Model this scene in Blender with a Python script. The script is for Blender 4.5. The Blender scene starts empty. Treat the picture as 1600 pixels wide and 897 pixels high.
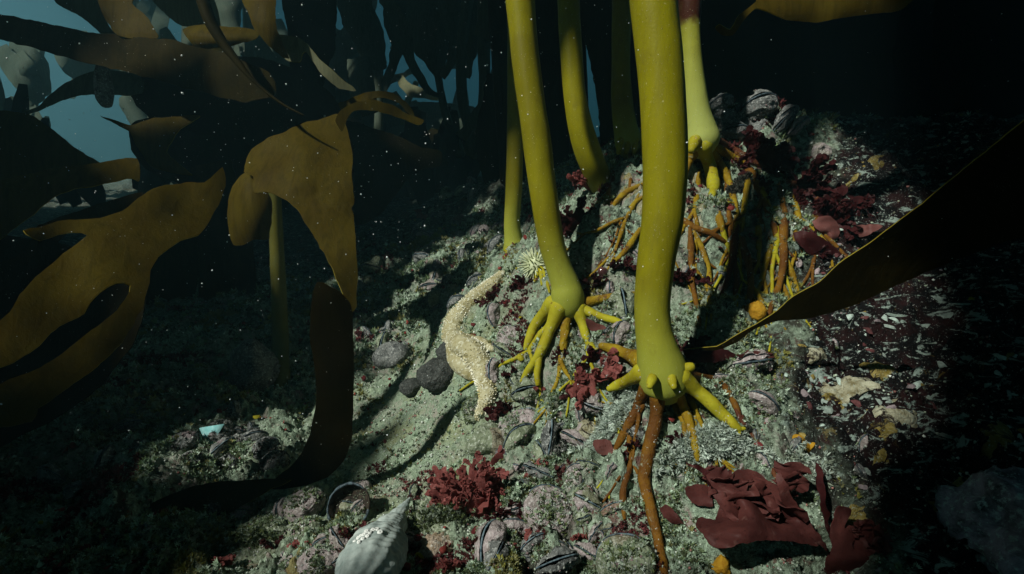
import bpy, math, random
import numpy as np
from mathutils import Vector, Matrix, geometry
from mathutils.bvhtree import BVHTree

random.seed(7); RNG = np.random.default_rng(7)
scene = bpy.context.scene
COL = scene.collection

# ------------------------------------------------------------------ camera
PITCH = math.radians(15.0); CP, SP = math.cos(PITCH), math.sin(PITCH)
cam_d = bpy.data.cameras.new('camera'); cam = bpy.data.objects.new('camera', cam_d); COL.objects.link(cam)
cam_d.lens = 18.0; cam_d.sensor_width = 36.0; cam_d.clip_start = 0.01; cam_d.clip_end = 200.0
cam.location = (0, 0, 0); cam.rotation_euler = (math.pi/2 - PITCH, 0, 0)
scene.camera = cam
CR = np.array([1, 0, 0.]); CF = np.array([0, CP, -SP]); CU = np.array([0, SP, CP])

# ------------------------------------------------------------------ world, sun, exposure
SUN_EL, SUN_AZ = math.radians(47), math.radians(232)      # azimuth clockwise from +Y: light from the left, behind the camera
SUN = np.array([math.sin(SUN_AZ)*math.cos(SUN_EL), math.cos(SUN_AZ)*math.cos(SUN_EL), math.sin(SUN_EL)])
w = bpy.data.worlds.new('World'); scene.world = w; w.use_nodes = True
nt = w.node_tree; nt.nodes.clear()
wo = nt.nodes.new('ShaderNodeOutputWorld'); wb = nt.nodes.new('ShaderNodeBackground')
sky = nt.nodes.new('ShaderNodeTexSky'); sky.sky_type = 'NISHITA'; sky.sun_disc = False
sky.sun_elevation = SUN_EL; sky.sun_rotation = SUN_AZ
tint = nt.nodes.new('ShaderNodeMix'); tint.data_type = 'RGBA'; tint.blend_type = 'MULTIPLY'; tint.inputs[0].default_value = 1
nt.links.new(sky.outputs[0], tint.inputs[6]); tint.inputs[7].default_value = (0.0006, 0.010, 0.012, 1)   # daylight filtered by sea water
geo = nt.nodes.new('ShaderNodeTexCoord'); sep = nt.nodes.new('ShaderNodeSeparateXYZ')
nt.links.new(geo.outputs['Generated'], sep.inputs[0])
ramp = nt.nodes.new('ShaderNodeValToRGB'); mr = nt.nodes.new('ShaderNodeMapRange')
mr.inputs[1].default_value = -0.35; mr.inputs[2].default_value = 0.65
nt.links.new(sep.outputs[2], mr.inputs[0]); nt.links.new(mr.outputs[0], ramp.inputs[0])
e = ramp.color_ramp.elements                                # open water: darker with depth
e[0].position = 0.0; e[0].color = (0.006, 0.03, 0.045, 1)
e[1].position = 1.0; e[1].color = (0.14, 0.54, 0.74, 1)
for p, c in ((0.30, (0.03, 0.16, 0.20)), (0.37, (0.08, 0.32, 0.42)), (0.50, (0.13, 0.50, 0.68))):
    x = e.new(p); x.color = (*c, 1)
add = nt.nodes.new('ShaderNodeMix'); add.data_type = 'RGBA'; add.blend_type = 'ADD'; add.inputs[0].default_value = 1
nt.links.new(tint.outputs[2], add.inputs[6]); nt.links.new(ramp.outputs[0], add.inputs[7])
nt.links.new(add.outputs[2], wb.inputs[0]); wb.inputs[1].default_value = 0.075
nt.links.new(wb.outputs[0], wo.inputs[0])
sl = bpy.data.lights.new('sun', 'SUN'); so = bpy.data.objects.new('sun', sl); COL.objects.link(so)
sl.energy = 5.0; sl.angle = math.radians(1.6); sl.color = (1.0, 0.99, 0.90)
so.location = (-2, -2, 3); so.rotation_euler = Vector(SUN).to_track_quat('Z', 'Y').to_euler()
scene.view_settings.view_transform = 'Standard'; scene.view_settings.look = 'None'
scene.view_settings.exposure = 0.58; scene.view_settings.gamma = 1.0; scene.view_settings.use_curve_mapping = False
scene.render.engine = 'CYCLES'
scene.cycles.max_bounces = 6; scene.cycles.diffuse_bounces = 3; scene.cycles.transmission_bounces = 4
scene.cycles.volume_bounces = 1; scene.cycles.transparent_max_bounces = 6
scene.cycles.use_denoising = True

# ------------------------------------------------------------------ small maths
def P(px, py, d):
    "photo pixel (1600 wide frame) at distance d along the view axis -> world point"
    u = (px-800.0)/800.0; v = (py-448.5)/800.0
    return np.array([d*u, d*(CP - v*SP), -d*(SP + v*CP)])
def hash3(ix, iy, iz, s):
    h = (ix*374761393 + iy*668265263 + iz*2147483647 + s*974634541).astype(np.int64) & 0xffffffff
    h = ((h ^ (h >> 13)) * 1274126177) & 0xffffffff
    return ((h ^ (h >> 16)) & 0xffff)/65535.0*2 - 1
def vnoise(p, scale, seed=0):
    q = np.asarray(p, float)*scale + 1000.0
    i = np.floor(q).astype(np.int64); f = q - i; f = f*f*(3 - 2*f)
    r = 0
    for dx in (0, 1):
        for dy in (0, 1):
            for dz in (0, 1):
                wgt = (f[..., 0] if dx else 1-f[..., 0])*(f[..., 1] if dy else 1-f[..., 1])*(f[..., 2] if dz else 1-f[..., 2])
                r = r + wgt*hash3(i[..., 0]+dx, i[..., 1]+dy, i[..., 2]+dz, seed)
    return r
def fbm(p, scale, octv=3, seed=0):
    return sum(vnoise(p, scale*2.07**k, seed+k*17)/2**k for k in range(octv))
def unit(v):
    v = np.asarray(v, float); return v/max(1e-12, np.linalg.norm(v))
def catmull(pts, n):
    pts = np.asarray(pts, float); k = len(pts)
    if k == 2: return pts[0] + (pts[1]-pts[0])*np.linspace(0, 1, n)[:, None]
    ext = np.vstack([2*pts[0]-pts[1], pts, 2*pts[-1]-pts[-2]])
    t = np.linspace(0, k-1, n); i = np.minimum(t.astype(int), k-2); f = (t-i)[:, None]
    a, b, c, d = ext[i], ext[i+1], ext[i+2], ext[i+3]
    return 0.5*(2*b + (c-a)*f + (2*a-5*b+4*c-d)*f**2 + (3*b-a-3*c+d)*f**3)

# ------------------------------------------------------------------ object helpers
def link(o, parent=None):
    COL.objects.link(o)
    if parent is not None: o.parent = parent
    return o
def mk(name, V, F, mat, parent=None, tint=None, smooth=True, loc=None):
    V = np.ascontiguousarray(V, dtype=np.float32); F = np.ascontiguousarray(F, dtype=np.int32)
    if loc is not None: V = V - np.asarray(loc, np.float32)
    me = bpy.data.meshes.new(name); k = F.shape[1]
    me.vertices.add(len(V)); me.vertices.foreach_set('co', V.ravel())
    me.loops.add(F.size); me.loops.foreach_set('vertex_index', F.ravel())
    me.polygons.add(len(F)); me.polygons.foreach_set('loop_start', np.arange(0, F.size, k, dtype=np.int32))
    me.polygons.foreach_set('loop_total', np.full(len(F), k, np.int32))
    if smooth: me.polygons.foreach_set('use_smooth', np.ones(len(F), bool))
    if tint is not None:
        at = me.attributes.new('tint', 'FLOAT_COLOR', 'POINT')
        tt = np.ones((len(V), 4), np.float32); tt[:, :3] = tint; at.data.foreach_set('color', tt.ravel())
    me.update(); me.validate()
    for m in (mat if isinstance(mat, (list, tuple)) else [mat]): me.materials.append(m)
    o = bpy.data.objects.new(name, me)
    if loc is not None: o.location = loc
    return link(o, parent)
def tag(o, label, cat, group=None):
    o['label'] = label; o['category'] = cat
    if group: o['group'] = group
    return o
def thing(name, label, cat, loc=(0, 0, 0), group=None):
    o = bpy.data.objects.new(name, None); o.location = loc; o.empty_display_size = 0.02; link(o)
    return tag(o, label, cat, group)
def grid_faces(nu, nv, wrap=False):
    i = np.arange(nu-1)[:, None]; j = np.arange(nv if wrap else nv-1)[None, :]
    a = i*nv + j; b = i*nv + (j+1) % nv; c = (i+1)*nv + (j+1) % nv; d = (i+1)*nv + j
    return np.stack([a, b, c, d], -1).reshape(-1, 4)
def join(parts):
    V, F, T, n = [], [], [], 0
    for p in parts:
        V.append(p[0]); F.append(p[1] + n); n += len(p[0])
        if len(p) > 2: T.append(p[2])
    return (np.vstack(V), np.vstack(F)) + ((np.vstack(T),) if T else ())
def tube(pts, rad, sides=16, n=None, rough=0.0, seed=0, scale=60, flat=1.0):
    "tapered sweep with rounded ends; returns vertices and quads"
    pts = np.asarray(pts, float); rad = np.asarray(rad, float)
    n = n or max(12, len(pts)*6)
    q = catmull(np.hstack([pts, rad[:, None]]), n); c, r = q[:, :3], np.maximum(q[:, 3], 1e-4)
    t = np.gradient(c, axis=0); t /= np.maximum(1e-9, np.linalg.norm(t, axis=1))[:, None]
    capn = 4
    a0 = np.linspace(0.02, 1, capn, endpoint=False)
    c = np.vstack([c[0] - t[0]*r[0]*np.sqrt(1-a0**2)[:, None]*0.8, c, (c[-1] + t[-1]*r[-1]*np.sqrt(1-a0**2)[:, None]*0.8)[::-1]])
    t = np.vstack([np.repeat(t[:1], capn, 0), t, np.repeat(t[-1:], capn, 0)])
    r = np.concatenate([r[0]*a0, r, (r[-1]*a0)[::-1]])
    up = np.array([0.31, 0.2, 0.93]) if abs(t[len(t)//2][2]) < 0.8 else np.array([0.9, -0.43, 0.1])
    x = np.cross(t, up); x /= np.maximum(1e-9, np.linalg.norm(x, axis=1))[:, None]; y = np.cross(t, x)
    a = np.linspace(0, 2*np.pi, sides, endpoint=False)
    V = c[:, None] + r[:, None, None]*(np.cos(a)[None, :, None]*x[:, None] + np.sin(a)[None, :, None]*y[:, None]*flat)
    if rough:
        V = V + (V - c[:, None])*(rough*fbm(V, scale, 2, seed))[..., None]
    return V.reshape(-1, 3), grid_faces(len(c), sides, True)
def in_poly(x, y, poly):
    poly = np.asarray(poly); r = np.zeros(np.shape(x), bool); j = len(poly)-1
    for i in range(len(poly)):
        xi, yi = poly[i]; xj, yj = poly[j]
        r ^= ((yi > y) != (yj > y)) & (x < (xj-xi)*(y-yi)/(yj-yi+1e-12)+xi); j = i
    return r
def ribbon_px(pts, n=26):
    "centre line (x, y, width) -> closed outline in photo pixels"
    q = catmull(np.asarray(pts, float), n); c = q[:, :2]; wd = np.maximum(q[:, 2], 1.0)/2
    t = np.gradient(c, axis=0); t /= np.maximum(1e-9, np.linalg.norm(t, axis=1))[:, None]
    nrm = np.stack([-t[:, 1], t[:, 0]], 1)
    return np.vstack([c + nrm*wd[:, None], (c - nrm*wd[:, None])[::-1]])
def sheet(name, outline, dep, mat, parent=None, thick=0.0013, step=None, jag=1.5, ruffle=0.006, rs=14, seed=0, smooth_n=3, rim=None):
    """a leaf-like blade: outline seen from the camera, laid out in space at its own distance.
    dep = (distance at the outline's middle, change per 100 px to the right, change per 100 px downward, bulge)"""
    o = np.asarray(outline, float)
    mn, mx = o.min(0), o.max(0); size = (mx-mn)
    step = step or max(5.0, math.sqrt(size[0]*size[1])/26)
    pts = []
    for i in range(len(o)):                                   # resample and roughen the margin
        a, b, c, d = o[i-1], o[i], o[(i+1) % len(o)], o[(i+2) % len(o)]
        m = max(1, int(np.linalg.norm(c-b)/(step*0.6)))
        for k in range(m):
            f = k/m
            lin = b + (c-b)*f
            cat = 0.5*(2*b + (c-a)*f + (2*a-5*b+4*c-d)*f**2 + (3*b-a-3*c+d)*f**3)
            pts.append(lin*0.35 + cat*0.65)
    pts = np.array(pts)
    z = np.zeros((len(pts), 1)); q = np.hstack([pts, z])
    pts = pts + jag*np.stack([fbm(q, 0.05, 3, seed), fbm(q, 0.05, 3, seed+5)], 1)
    gx, gy = np.meshgrid(np.arange(mn[0], mx[0], step), np.arange(mn[1], mx[1], step*0.87))
    gx = gx + (np.arange(gx.shape[0]) % 2)[:, None]*step*0.5
    ok = in_poly(gx, gy, pts); ins = np.stack([gx[ok], gy[ok]], 1)
    if len(ins):
        dm = np.min(np.linalg.norm(ins[:, None]-pts[None], axis=2), axis=1) if len(ins)*len(pts) < 4e6 else np.full(len(ins), 9e9)
        ins = ins[dm > step*0.35]
    allp = np.vstack([pts, ins]); n = len(pts)
    vs, es, fs, *_ = geometry.delaunay_2d_cdt([Vector(p) for p in allp], [(i, (i+1) % n) for i in range(n)], [], 0, 1e-5)
    vs = np.array([(v.x, v.y) for v in vs]); F = np.array([f for f in fs if len(f) == 3])
    cc = vs[F].mean(1); F = F[in_poly(cc[:, 0], cc[:, 1], pts)]
    F = F[:, ::-1]
    mid = (mn+mx)/2; rel = (vs-mid)/100.0
    e2 = ((vs-mid)/(size/2+1e-6)); bulge = 1 - np.clip((e2**2).sum(1)/2, 0, 1)
    d0, dx, dy, bl = dep
    d = d0 + dx*rel[:, 0] + dy*rel[:, 1] - bl*bulge
    base = np.array([P(a, b, c) for (a, b), c in zip(vs, d)])
    d = d + ruffle*fbm(base, rs, 2, seed+3)
    base = np.array([P(a, b, c) for (a, b), c in zip(vs, d)])
    ob = mk(name, base, F, [mat, rim or mat], parent)
    md = ob.modifiers.new('thickness', 'SOLIDIFY'); md.thickness = thick; md.offset = 0; md.material_offset_rim = 1; md.use_even_offset = False
    es_ = ob.modifiers.new('crisp_margin', 'EDGE_SPLIT'); es_.split_angle = math.radians(50)
    return ob

# ------------------------------------------------------------------ materials
class N:
    def __init__(s, name):
        s.m = bpy.data.materials.new(name); s.m.use_nodes = True; s.t = s.m.node_tree; s.t.nodes.clear()
        s.out = s.new('ShaderNodeOutputMaterial')
    def new(s, t, **kw):
        n = s.t.nodes.new(t)
        for k, v in kw.items(): setattr(n, k, v)
        return n
    def lk(s, a, b): s.t.links.new(a, b)
    def set(s, sock, v):
        if hasattr(v, 'is_linked') or isinstance(v, bpy.types.NodeSocket): s.lk(v, sock)
        elif isinstance(v, (tuple, list)) and len(v) == 3 and sock.type == 'RGBA': sock.default_value = (*v, 1)
        else: sock.default_value = v
    def co(s): 
        if not hasattr(s, '_co'): s._co = s.new('ShaderNodeNewGeometry').outputs['Position']
        return s._co
    def noise(s, scale, detail=4, rough=0.6, dist=0.0, co=None, out='Fac'):
        n = s.new('ShaderNodeTexNoise'); s.lk(co or s.co(), n.inputs['Vector'])
        n.inputs['Scale'].default_value = scale; n.inputs['Detail'].default_value = detail
        n.inputs['Roughness'].default_value = rough; n.inputs['Distortion'].default_value = dist
        return n.outputs[out]
    def voro(s, scale, feat='F1', out='Distance', co=None, rnd=1.0):
        n = s.new('ShaderNodeTexVoronoi', feature=feat); s.lk(co or s.co(), n.inputs['Vector']); n.inputs['Scale'].default_value = scale
        n.inputs['Randomness'].default_value = rnd
        return n.outputs[out]
    def map(s, v, a, b, c=0.0, d=1.0):
        n = s.new('ShaderNodeMapRange'); s.lk(v, n.inputs[0])
        for i, x in enumerate((a, b, c, d)): n.inputs[i+1].default_value = x
        return n.outputs[0]
    def mix(s, f, a, b, mode='MIX'):
        n = s.new('ShaderNodeMix', data_type='RGBA', blend_type=mode)
        s.set(n.inputs[0], f); s.set(n.inputs[6], a); s.set(n.inputs[7], b); return n.outputs[2]
    def math(s, op, a, b=0.0):
        n = s.new('ShaderNodeMath', operation=op); s.set(n.inputs[0], a); s.set(n.inputs[1], b); return n.outputs[0]
    def attr(s, name='tint', out='Color'):
        return s.new('ShaderNodeAttribute', attribute_name=name).outputs[out]
    def bump(s, h, dist=0.001, strength=0.6, nrm=None):
        n = s.new('ShaderNodeBump'); s.lk(h, n.inputs['Height']); n.inputs['Distance'].default_value = dist; n.inputs['Strength'].default_value = strength
        if nrm: s.lk(nrm, n.inputs['Normal'])
        return n.outputs[0]
    def bsdf(s, col, rough=0.6, spec=0.3, bump=None, trans=None, tcol=None, sss=0.0):
        spec *= 0.22                                     # wet surfaces lose most of their sheen under water
        b = s.new('ShaderNodeBsdfPrincipled'); s.set(b.inputs['Base Color'], col); s.set(b.inputs['Roughness'], rough)
        b.inputs['Specular IOR Level'].default_value = spec
        if sss:
            b.inputs['Subsurface Weight'].default_value = sss; b.inputs['Subsurface Radius'].default_value = (1, 0.8, 0.2); b.inputs['Subsurface Scale'].default_value = 0.004
        if bump: s.lk(bump, b.inputs['Normal'])
        o = b.outputs[0]
        if trans:
            t = s.new('ShaderNodeBsdfTranslucent'); s.set(t.inputs[0], tcol)
            if bump: s.lk(bump, t.inputs['Normal'])
            mx = s.new('ShaderNodeMixShader'); s.set(mx.inputs[0], trans); s.lk(o, mx.inputs[1]); s.lk(t.outputs[0], mx.inputs[2]); o = mx.outputs[0]
        s.lk(o, s.out.inputs[0]); return s.m

def m_ground():
    n = N('encrusted_rock')
    wall = n.attr('tint', 'Color'); sp = n.new('ShaderNodeSeparateColor'); n.lk(wall, sp.inputs[0])
    black, sandy, pinky = sp.outputs[0], sp.outputs[1], sp.outputs[2]
    a = n.noise(38, 6, 0.65, 0.4); b = n.noise(150, 5, 0.7, 0.6); c = n.noise(520, 3, 0.7)
    base = n.mix(n.map(b, 0.38, 0.62), (0.07, 0.09, 0.06), (0.34, 0.45, 0.33))
    base = n.mix(n.map(c, 0.56, 0.70, 0, .8), base, (0.50, 0.62, 0.50)); base = n.mix(n.map(n.noise(21, 5, 0.7, 0.8), 0.54, 0.62, 0, 0.9), base, (0.035, 0.032, 0.025))
    red = n.noise(62, 5, 0.7, 1.2); base = n.mix(n.map(red, 0.58, 0.64, 0, 0.85), base, (0.10, 0.03, 0.028))
    base = n.mix(n.math('MULTIPLY', n.map(n.voro(55, 'SMOOTH_F1'), 0.22, 0.34, 1, 0), n.map(a, 0.52, 0.60, 0, .8)), base, (0.27, 0.18, 0.18))
    base = n.mix(n.map(n.noise(29, 4, 0.6, 1.0, co=n.voro(20, 'F1', 'Position')), 0.63, 0.68, 0, 0.8), base, (0.27, 0.20, 0.05))
    sand = n.mix(n.map(b, 0.35, 0.65), (0.15, 0.21, 0.14), (0.33, 0.43, 0.29)); sand = n.mix(n.map(n.noise(18, 3), 0.5, 0.68, 0, 0.7), sand, (0.28, 0.27, 0.10))
    sand = n.mix(n.map(n.noise(900, 2), 0.55, 0.7), sand, (0.5, 0.58, 0.48))
    sand = n.mix(n.map(n.noise(240, 4, 0.75), 0.58, 0.66, 0, 0.7), sand, (0.06, 0.075, 0.05)); base = n.mix(sandy, base, sand)
    st = n.new('ShaderNodeMapping'); n.lk(n.co(), st.inputs[0]); st.inputs['Scale'].default_value = (0.5, 1.0, 1.6)
    fl = n.noise(75, 7, 0.72, 0.9, co=st.outputs[0])
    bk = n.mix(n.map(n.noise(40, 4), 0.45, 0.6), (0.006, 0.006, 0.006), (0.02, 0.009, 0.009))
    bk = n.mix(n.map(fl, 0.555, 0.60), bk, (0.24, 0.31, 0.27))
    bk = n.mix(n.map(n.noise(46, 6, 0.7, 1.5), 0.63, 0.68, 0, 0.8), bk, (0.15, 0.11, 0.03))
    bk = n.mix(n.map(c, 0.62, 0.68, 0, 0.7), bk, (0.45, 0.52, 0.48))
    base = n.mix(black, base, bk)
    base = n.mix(n.math('MULTIPLY', pinky, n.map(b, 0.45, 0.65, 0, .7)), base, (0.30, 0.22, 0.22))
    h = n.math('ADD', n.math('MULTIPLY', c, 0.6), n.math('ADD', b, n.math('MULTIPLY', n.noise(1400, 2), 0.35)))
    return n.bsdf(base, 0.8, 0.25, n.bump(h, 0.004, 0.9))
def m_crust(name, cols, scale=90, rib=None):
    n = N(name); a = n.noise(scale, 5, 0.7, 0.5); b = n.noise(scale*4.5, 4, 0.7); c = n.voro(scale*5)
    col = n.mix(n.map(a, 0.36, 0.6), cols[0], cols[1]); col = n.mix(n.map(b, 0.52, 0.66), col, cols[2])
    col = n.mix(n.map(n.noise(scale*0.55, 4, 0.6, 1.0, co=n.voro(scale*0.4, 'F1', 'Position')), 0.6, 0.68, 0, 0.9), col, cols[3])
    h = n.math('ADD', b, n.math('MULTIPLY', c, 0.4))
    return n.bsdf(col, 0.7, 0.3, n.bump(h, 0.0022, 0.8))
def m_kelp(name, c1, c2, tc, tr=0.35, scale=25, spec=0.10, rough=0.5):
    n = N(name); a = n.noise(scale, 5, 0.6, 0.6); f = n.noise(scale*18, 3, 0.6)
    st = n.new('ShaderNodeMapping'); n.lk(n.co(), st.inputs[0]); st.inputs['Scale'].default_value = (1.0, 0.6, 0.10); st.inputs['Rotation'].default_value = (0.2, 0.35, 0)
    ln = n.noise(150, 5, 0.65, 0.8, co=st.outputs[0])
    col = n.mix(n.map(a, 0.33, 0.67), c1, c2); col = n.mix(n.map(ln, 0.45, 0.7, 0, 0.55), col, tuple(x*0.45 for x in c1)); col = n.mix(n.map(f, 0.6, 0.75, 0, 0.35), col, tuple(x*0.4 for x in c1))
    tcol = n.mix(n.map(a, 0.3, 0.7), tc, tuple(x*0.55 for x in tc)); tcol = n.mix(n.map(ln, 0.4, 0.7, 0, 0.6), tcol, tuple(x*0.4 for x in tc))
    sp = n.math('MULTIPLY', n.map(n.voro(330), 0.07, 0.11, 1, 0), n.map(n.noise(20, 3), 0.5, 0.62, 0, 0.6)); col = n.mix(sp, col, (0.38, 0.38, 0.28))
    col = n.mix(n.map(n.noise(44, 5, 0.7, 1.0), 0.64, 0.70, 0, 0.5), col, tuple(x*0.35 for x in c1))
    return n.bsdf(col, rough, spec, n.bump(n.math('ADD', n.math('MULTIPLY', f, 0.5), n.math('ADD', ln, n.noise(scale*3, 3))), 0.0009, 0.5), tr, tcol)
def m_stipe(name, c1, c2, c3, sss=0.12):
    n = N(name); a = n.noise(14, 3, 0.5); t = n.attr('tint', 'Color'); sp = n.new('ShaderNodeSeparateColor'); n.lk(t, sp.inputs[0])
    st = n.new('ShaderNodeMapping'); n.lk(n.co(), st.inputs[0]); st.inputs['Scale'].default_value = (1, 1, 0.16)
    ln = n.noise(170, 4, 0.6, co=st.outputs[0])
    col = n.mix(n.map(a, 0.35, 0.65), c1, c2); col = n.mix(n.map(ln, 0.45, 0.75, 0, 0.4), col, tuple(x*0.72 for x in c2))
    col = n.mix(sp.outputs[0], col, c3)                       # the pale young tissue of the flared foot
    col = n.mix(sp.outputs[1], col, (0.055, 0.018, 0.01))     # the overgrown brown sleeve
    col = n.mix(n.map(n.noise(33, 5, 0.7, 0.8), 0.56, 0.70, 0, 0.45), col, (0.12, 0.10, 0.015)); col = n.mix(n.map(n.noise(800, 2), 0.68, 0.74, 0, 0.5), col, (0.4, 0.42, 0.3))
    pit = n.voro(260); col = n.mix(n.map(pit, 0.05, 0.075, 0.75, 0), col, (0.06, 0.05, 0.01))
    col = n.mix(n.map(n.noise(420, 3), 0.66, 0.74, 0, 0.4), col, (0.45, 0.45, 0.22))
    return n.bsdf(col, n.map(ln, 0.3, 0.7, 0.34, 0.55), 0.38, n.bump(n.math('ADD', ln, n.math('MULTIPLY', n.noise(500, 2), 0.5)), 0.0006, 0.5), sss=sss)
def m_root(name, c1, c2, c3, bd=0.002):
    n = N(name); a = n.noise(55, 4, 0.6, 0.3); b = n.noise(380, 3)
    col = n.mix(n.map(a, 0.40, 0.60), c1, c2); col = n.mix(n.map(n.noise(95, 4, 0.7), 0.62, 0.70), col, c3)
    col = n.mix(n.map(b, 0.64, 0.72, 0, 0.8), col, (0.4, 0.4, 0.32)); col = n.mix(n.map(n.noise(130, 5, 0.75, 0.6), 0.62, 0.68, 0, 0.75), col, (0.20, 0.22, 0.15)); col = n.mix(n.map(n.noise(70, 4, 0.7), 0.62, 0.68, 0, 0.7), col, (0.07, 0.025, 0.015))
    return n.bsdf(col, 0.6, 0.3, n.bump(n.math('ADD', b, n.noise(150, 4)), bd, 0.6), sss=0.08)
def m_red(name, c1, c2, tr=0.3):
    n = N(name); a = n.noise(60, 4, 0.6, 0.3); s = n.voro(700)
    col = n.mix(n.map(a, 0.35, 0.65), c1, c2); col = n.mix(n.map(s, 0.12, 0.2, 0.6, 0), col, tuple(x*0.35 for x in c1))
    col = n.mix(n.map(n.noise(35, 5, 0.65, 0.6), 0.5, 0.68, 0, 0.6), col, tuple(x*0.45 for x in c1)); col = n.mix(n.map(n.noise(150, 4, 0.7), 0.60, 0.70, 0, 0.5), col, (0.24, 0.13, 0.11)); col = n.mix(n.map(n.noise(420, 3, 0.7), 0.60, 0.68, 0, 0.6), col, tuple(x*0.3 for x in c1))
    return n.bsdf(col, 0.5, 0.5, n.bump(n.math('ADD', a, n.noise(320, 3)), 0.0007, 0.5), tr+.15, tuple(x*1.3 for x in c2))
def m_plain(name, c1, c2, scale=200, rough=0.6, spec=0.3, bd=0.0008):
    n = N(name); a = n.noise(scale, 4, 0.65)
    return n.bsdf(n.mix(n.map(a, 0.35, 0.65), c1, c2), rough, spec, n.bump(a, bd, 0.6))
def m_sponge(name, c1, c2):
    n = N(name); a = n.noise(110, 5, 0.65, 0.4); b = n.noise(75, 6, 0.75, 1.0); c = n.noise(420, 3, 0.7)
    col = n.mix(n.map(a, 0.38, 0.62), c1, c2); col = n.mix(n.map(c, 0.55, 0.7, 0, 0.7), col, (0.36, 0.42, 0.36)); col = n.mix(n.map(b, 0.46, 0.40), col, (0.02, 0.015, 0.012))
    return n.bsdf(col, 0.75, 0.2, n.bump(n.math('ADD', c, a), 0.004, 0.8))
def m_tint(name, rough=0.7, tr=None):
    n = N(name); t = n.attr(); v = n.noise(600, 3)
    col = n.mix(n.map(v, 0.35, 0.65), n.mix(1.0, t, (0.6, 0.6, 0.6), 'MULTIPLY'), t)
    return n.bsdf(col, rough, 0.25, None, tr, t)

M = {}
M['ground'] = m_ground()
M['crust_pink'] = m_crust('pink_crust_shell', [(0.14, 0.13, 0.11), (0.33, 0.28, 0.28), (0.46, 0.44, 0.42), (0.10, 0.13, 0.05)])
M['crust_green'] = m_crust('green_crust_shell', [(0.07, 0.09, 0.05), (0.24, 0.28, 0.19), (0.42, 0.46, 0.38), (0.20, 0.08, 0.07)])
M['crust_grey'] = m_crust('grey_crust_shell', [(0.04, 0.045, 0.045), (0.17, 0.18, 0.17), (0.38, 0.40, 0.38), (0.19, 0.14, 0.15)])
M['crust_rust'] = m_crust('rusty_limpet', [(0.20, 0.14, 0.07), (0.36, 0.30, 0.24), (0.50, 0.48, 0.42), (0.18, 0.16, 0.03)])
M['lip'] = m_plain('blue_black_lip', (0.008, 0.011, 0.014), (0.09, 0.13, 0.15), 400, 0.35, 0.5)
M['lip_blue'] = m_plain('blue_grey_lip', (0.03, 0.05, 0.065), (0.15, 0.21, 0.235), 350, 0.35, 0.5)
M['dark_in'] = m_plain('dark_shell_inside', (0.008, 0.008, 0.007), (0.05, 0.04, 0.03), 260, 0.6, 0.3)
M['mantle'] = m_plain('dotted_mantle', (0.01, 0.012, 0.02), (0.35, 0.4, 0.42), 900, 0.4, 0.4)
M['stipe'] = m_stipe('kelp_stipe_yellow', (0.215, 0.20, 0.005), (0.14, 0.125, 0.005), (0.25, 0.275, 0.04))
M['stipe_pale'] = m_stipe('kelp_stipe_pale', (0.29, 0.30, 0.04), (0.23, 0.23, 0.025), (0.34, 0.38, 0.10))
M['stipe_dim'] = m_stipe('kelp_stipe_olive', (0.13, 0.12, 0.018), (0.09, 0.09, 0.02), (0.17, 0.19, 0.08))
M['root_y'] = m_root('root_yellow', (0.30, 0.285, 0.018), (0.24, 0.21, 0.010), (0.26, 0.15, 0.014), 0.0006)
M['root_o'] = m_root('root_ochre', (0.24, 0.17, 0.01), (0.17, 0.10, 0.008), (0.12, 0.045, 0.010))
M['root_b'] = m_root('root_brown', (0.085, 0.034, 0.007), (0.14, 0.066, 0.008), (0.05, 0.016, 0.009))
M['root_d'] = m_root('root_dark', (0.07, 0.022, 0.012), (0.10, 0.035, 0.012), (0.10, 0.07, 0.02))
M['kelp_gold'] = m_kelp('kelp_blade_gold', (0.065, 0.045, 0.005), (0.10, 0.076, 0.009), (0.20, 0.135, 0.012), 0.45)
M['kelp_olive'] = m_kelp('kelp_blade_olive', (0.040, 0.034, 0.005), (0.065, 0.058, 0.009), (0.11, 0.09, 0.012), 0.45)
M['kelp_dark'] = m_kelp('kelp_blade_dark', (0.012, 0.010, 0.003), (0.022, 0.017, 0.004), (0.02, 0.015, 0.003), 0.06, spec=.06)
M['kelp_shade_black'] = m_kelp('kelp_blade_shade_black', (0.006, 0.005, 0.002), (0.010, 0.008, 0.002), (0.01, 0.008, 0.002), 0.05, spec=.03)  # kelp colour with deep shade put into it, near black
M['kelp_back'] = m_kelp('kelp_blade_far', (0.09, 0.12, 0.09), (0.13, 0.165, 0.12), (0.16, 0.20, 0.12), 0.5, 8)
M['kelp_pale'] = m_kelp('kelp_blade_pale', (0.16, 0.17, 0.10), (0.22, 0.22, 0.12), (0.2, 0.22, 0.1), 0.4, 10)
M['kelp_rim'] = m_kelp('kelp_margin', (0.30, 0.24, 0.03), (0.40, 0.33, 0.05), (0.4, 0.32, 0.04), 0.4)
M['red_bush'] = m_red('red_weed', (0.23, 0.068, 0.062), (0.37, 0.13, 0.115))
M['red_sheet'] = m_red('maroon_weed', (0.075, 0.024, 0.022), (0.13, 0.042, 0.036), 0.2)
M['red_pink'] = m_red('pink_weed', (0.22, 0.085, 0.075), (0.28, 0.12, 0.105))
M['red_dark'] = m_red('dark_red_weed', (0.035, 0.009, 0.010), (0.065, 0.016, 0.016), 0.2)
M['tint'] = m_tint('turf_tissue', 0.75, 0.2)
M['grit'] = m_tint('shell_grit', 0.8)
M['sponge_y'] = m_sponge('ochre_sponge', (0.13, 0.10, 0.02), (0.26, 0.21, 0.07))
M['sponge_o'] = m_plain('orange_sponge', (0.26, 0.13, 0.01), (0.36, 0.21, 0.02), 300, 0.7, 0.2, 0.002)
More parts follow.
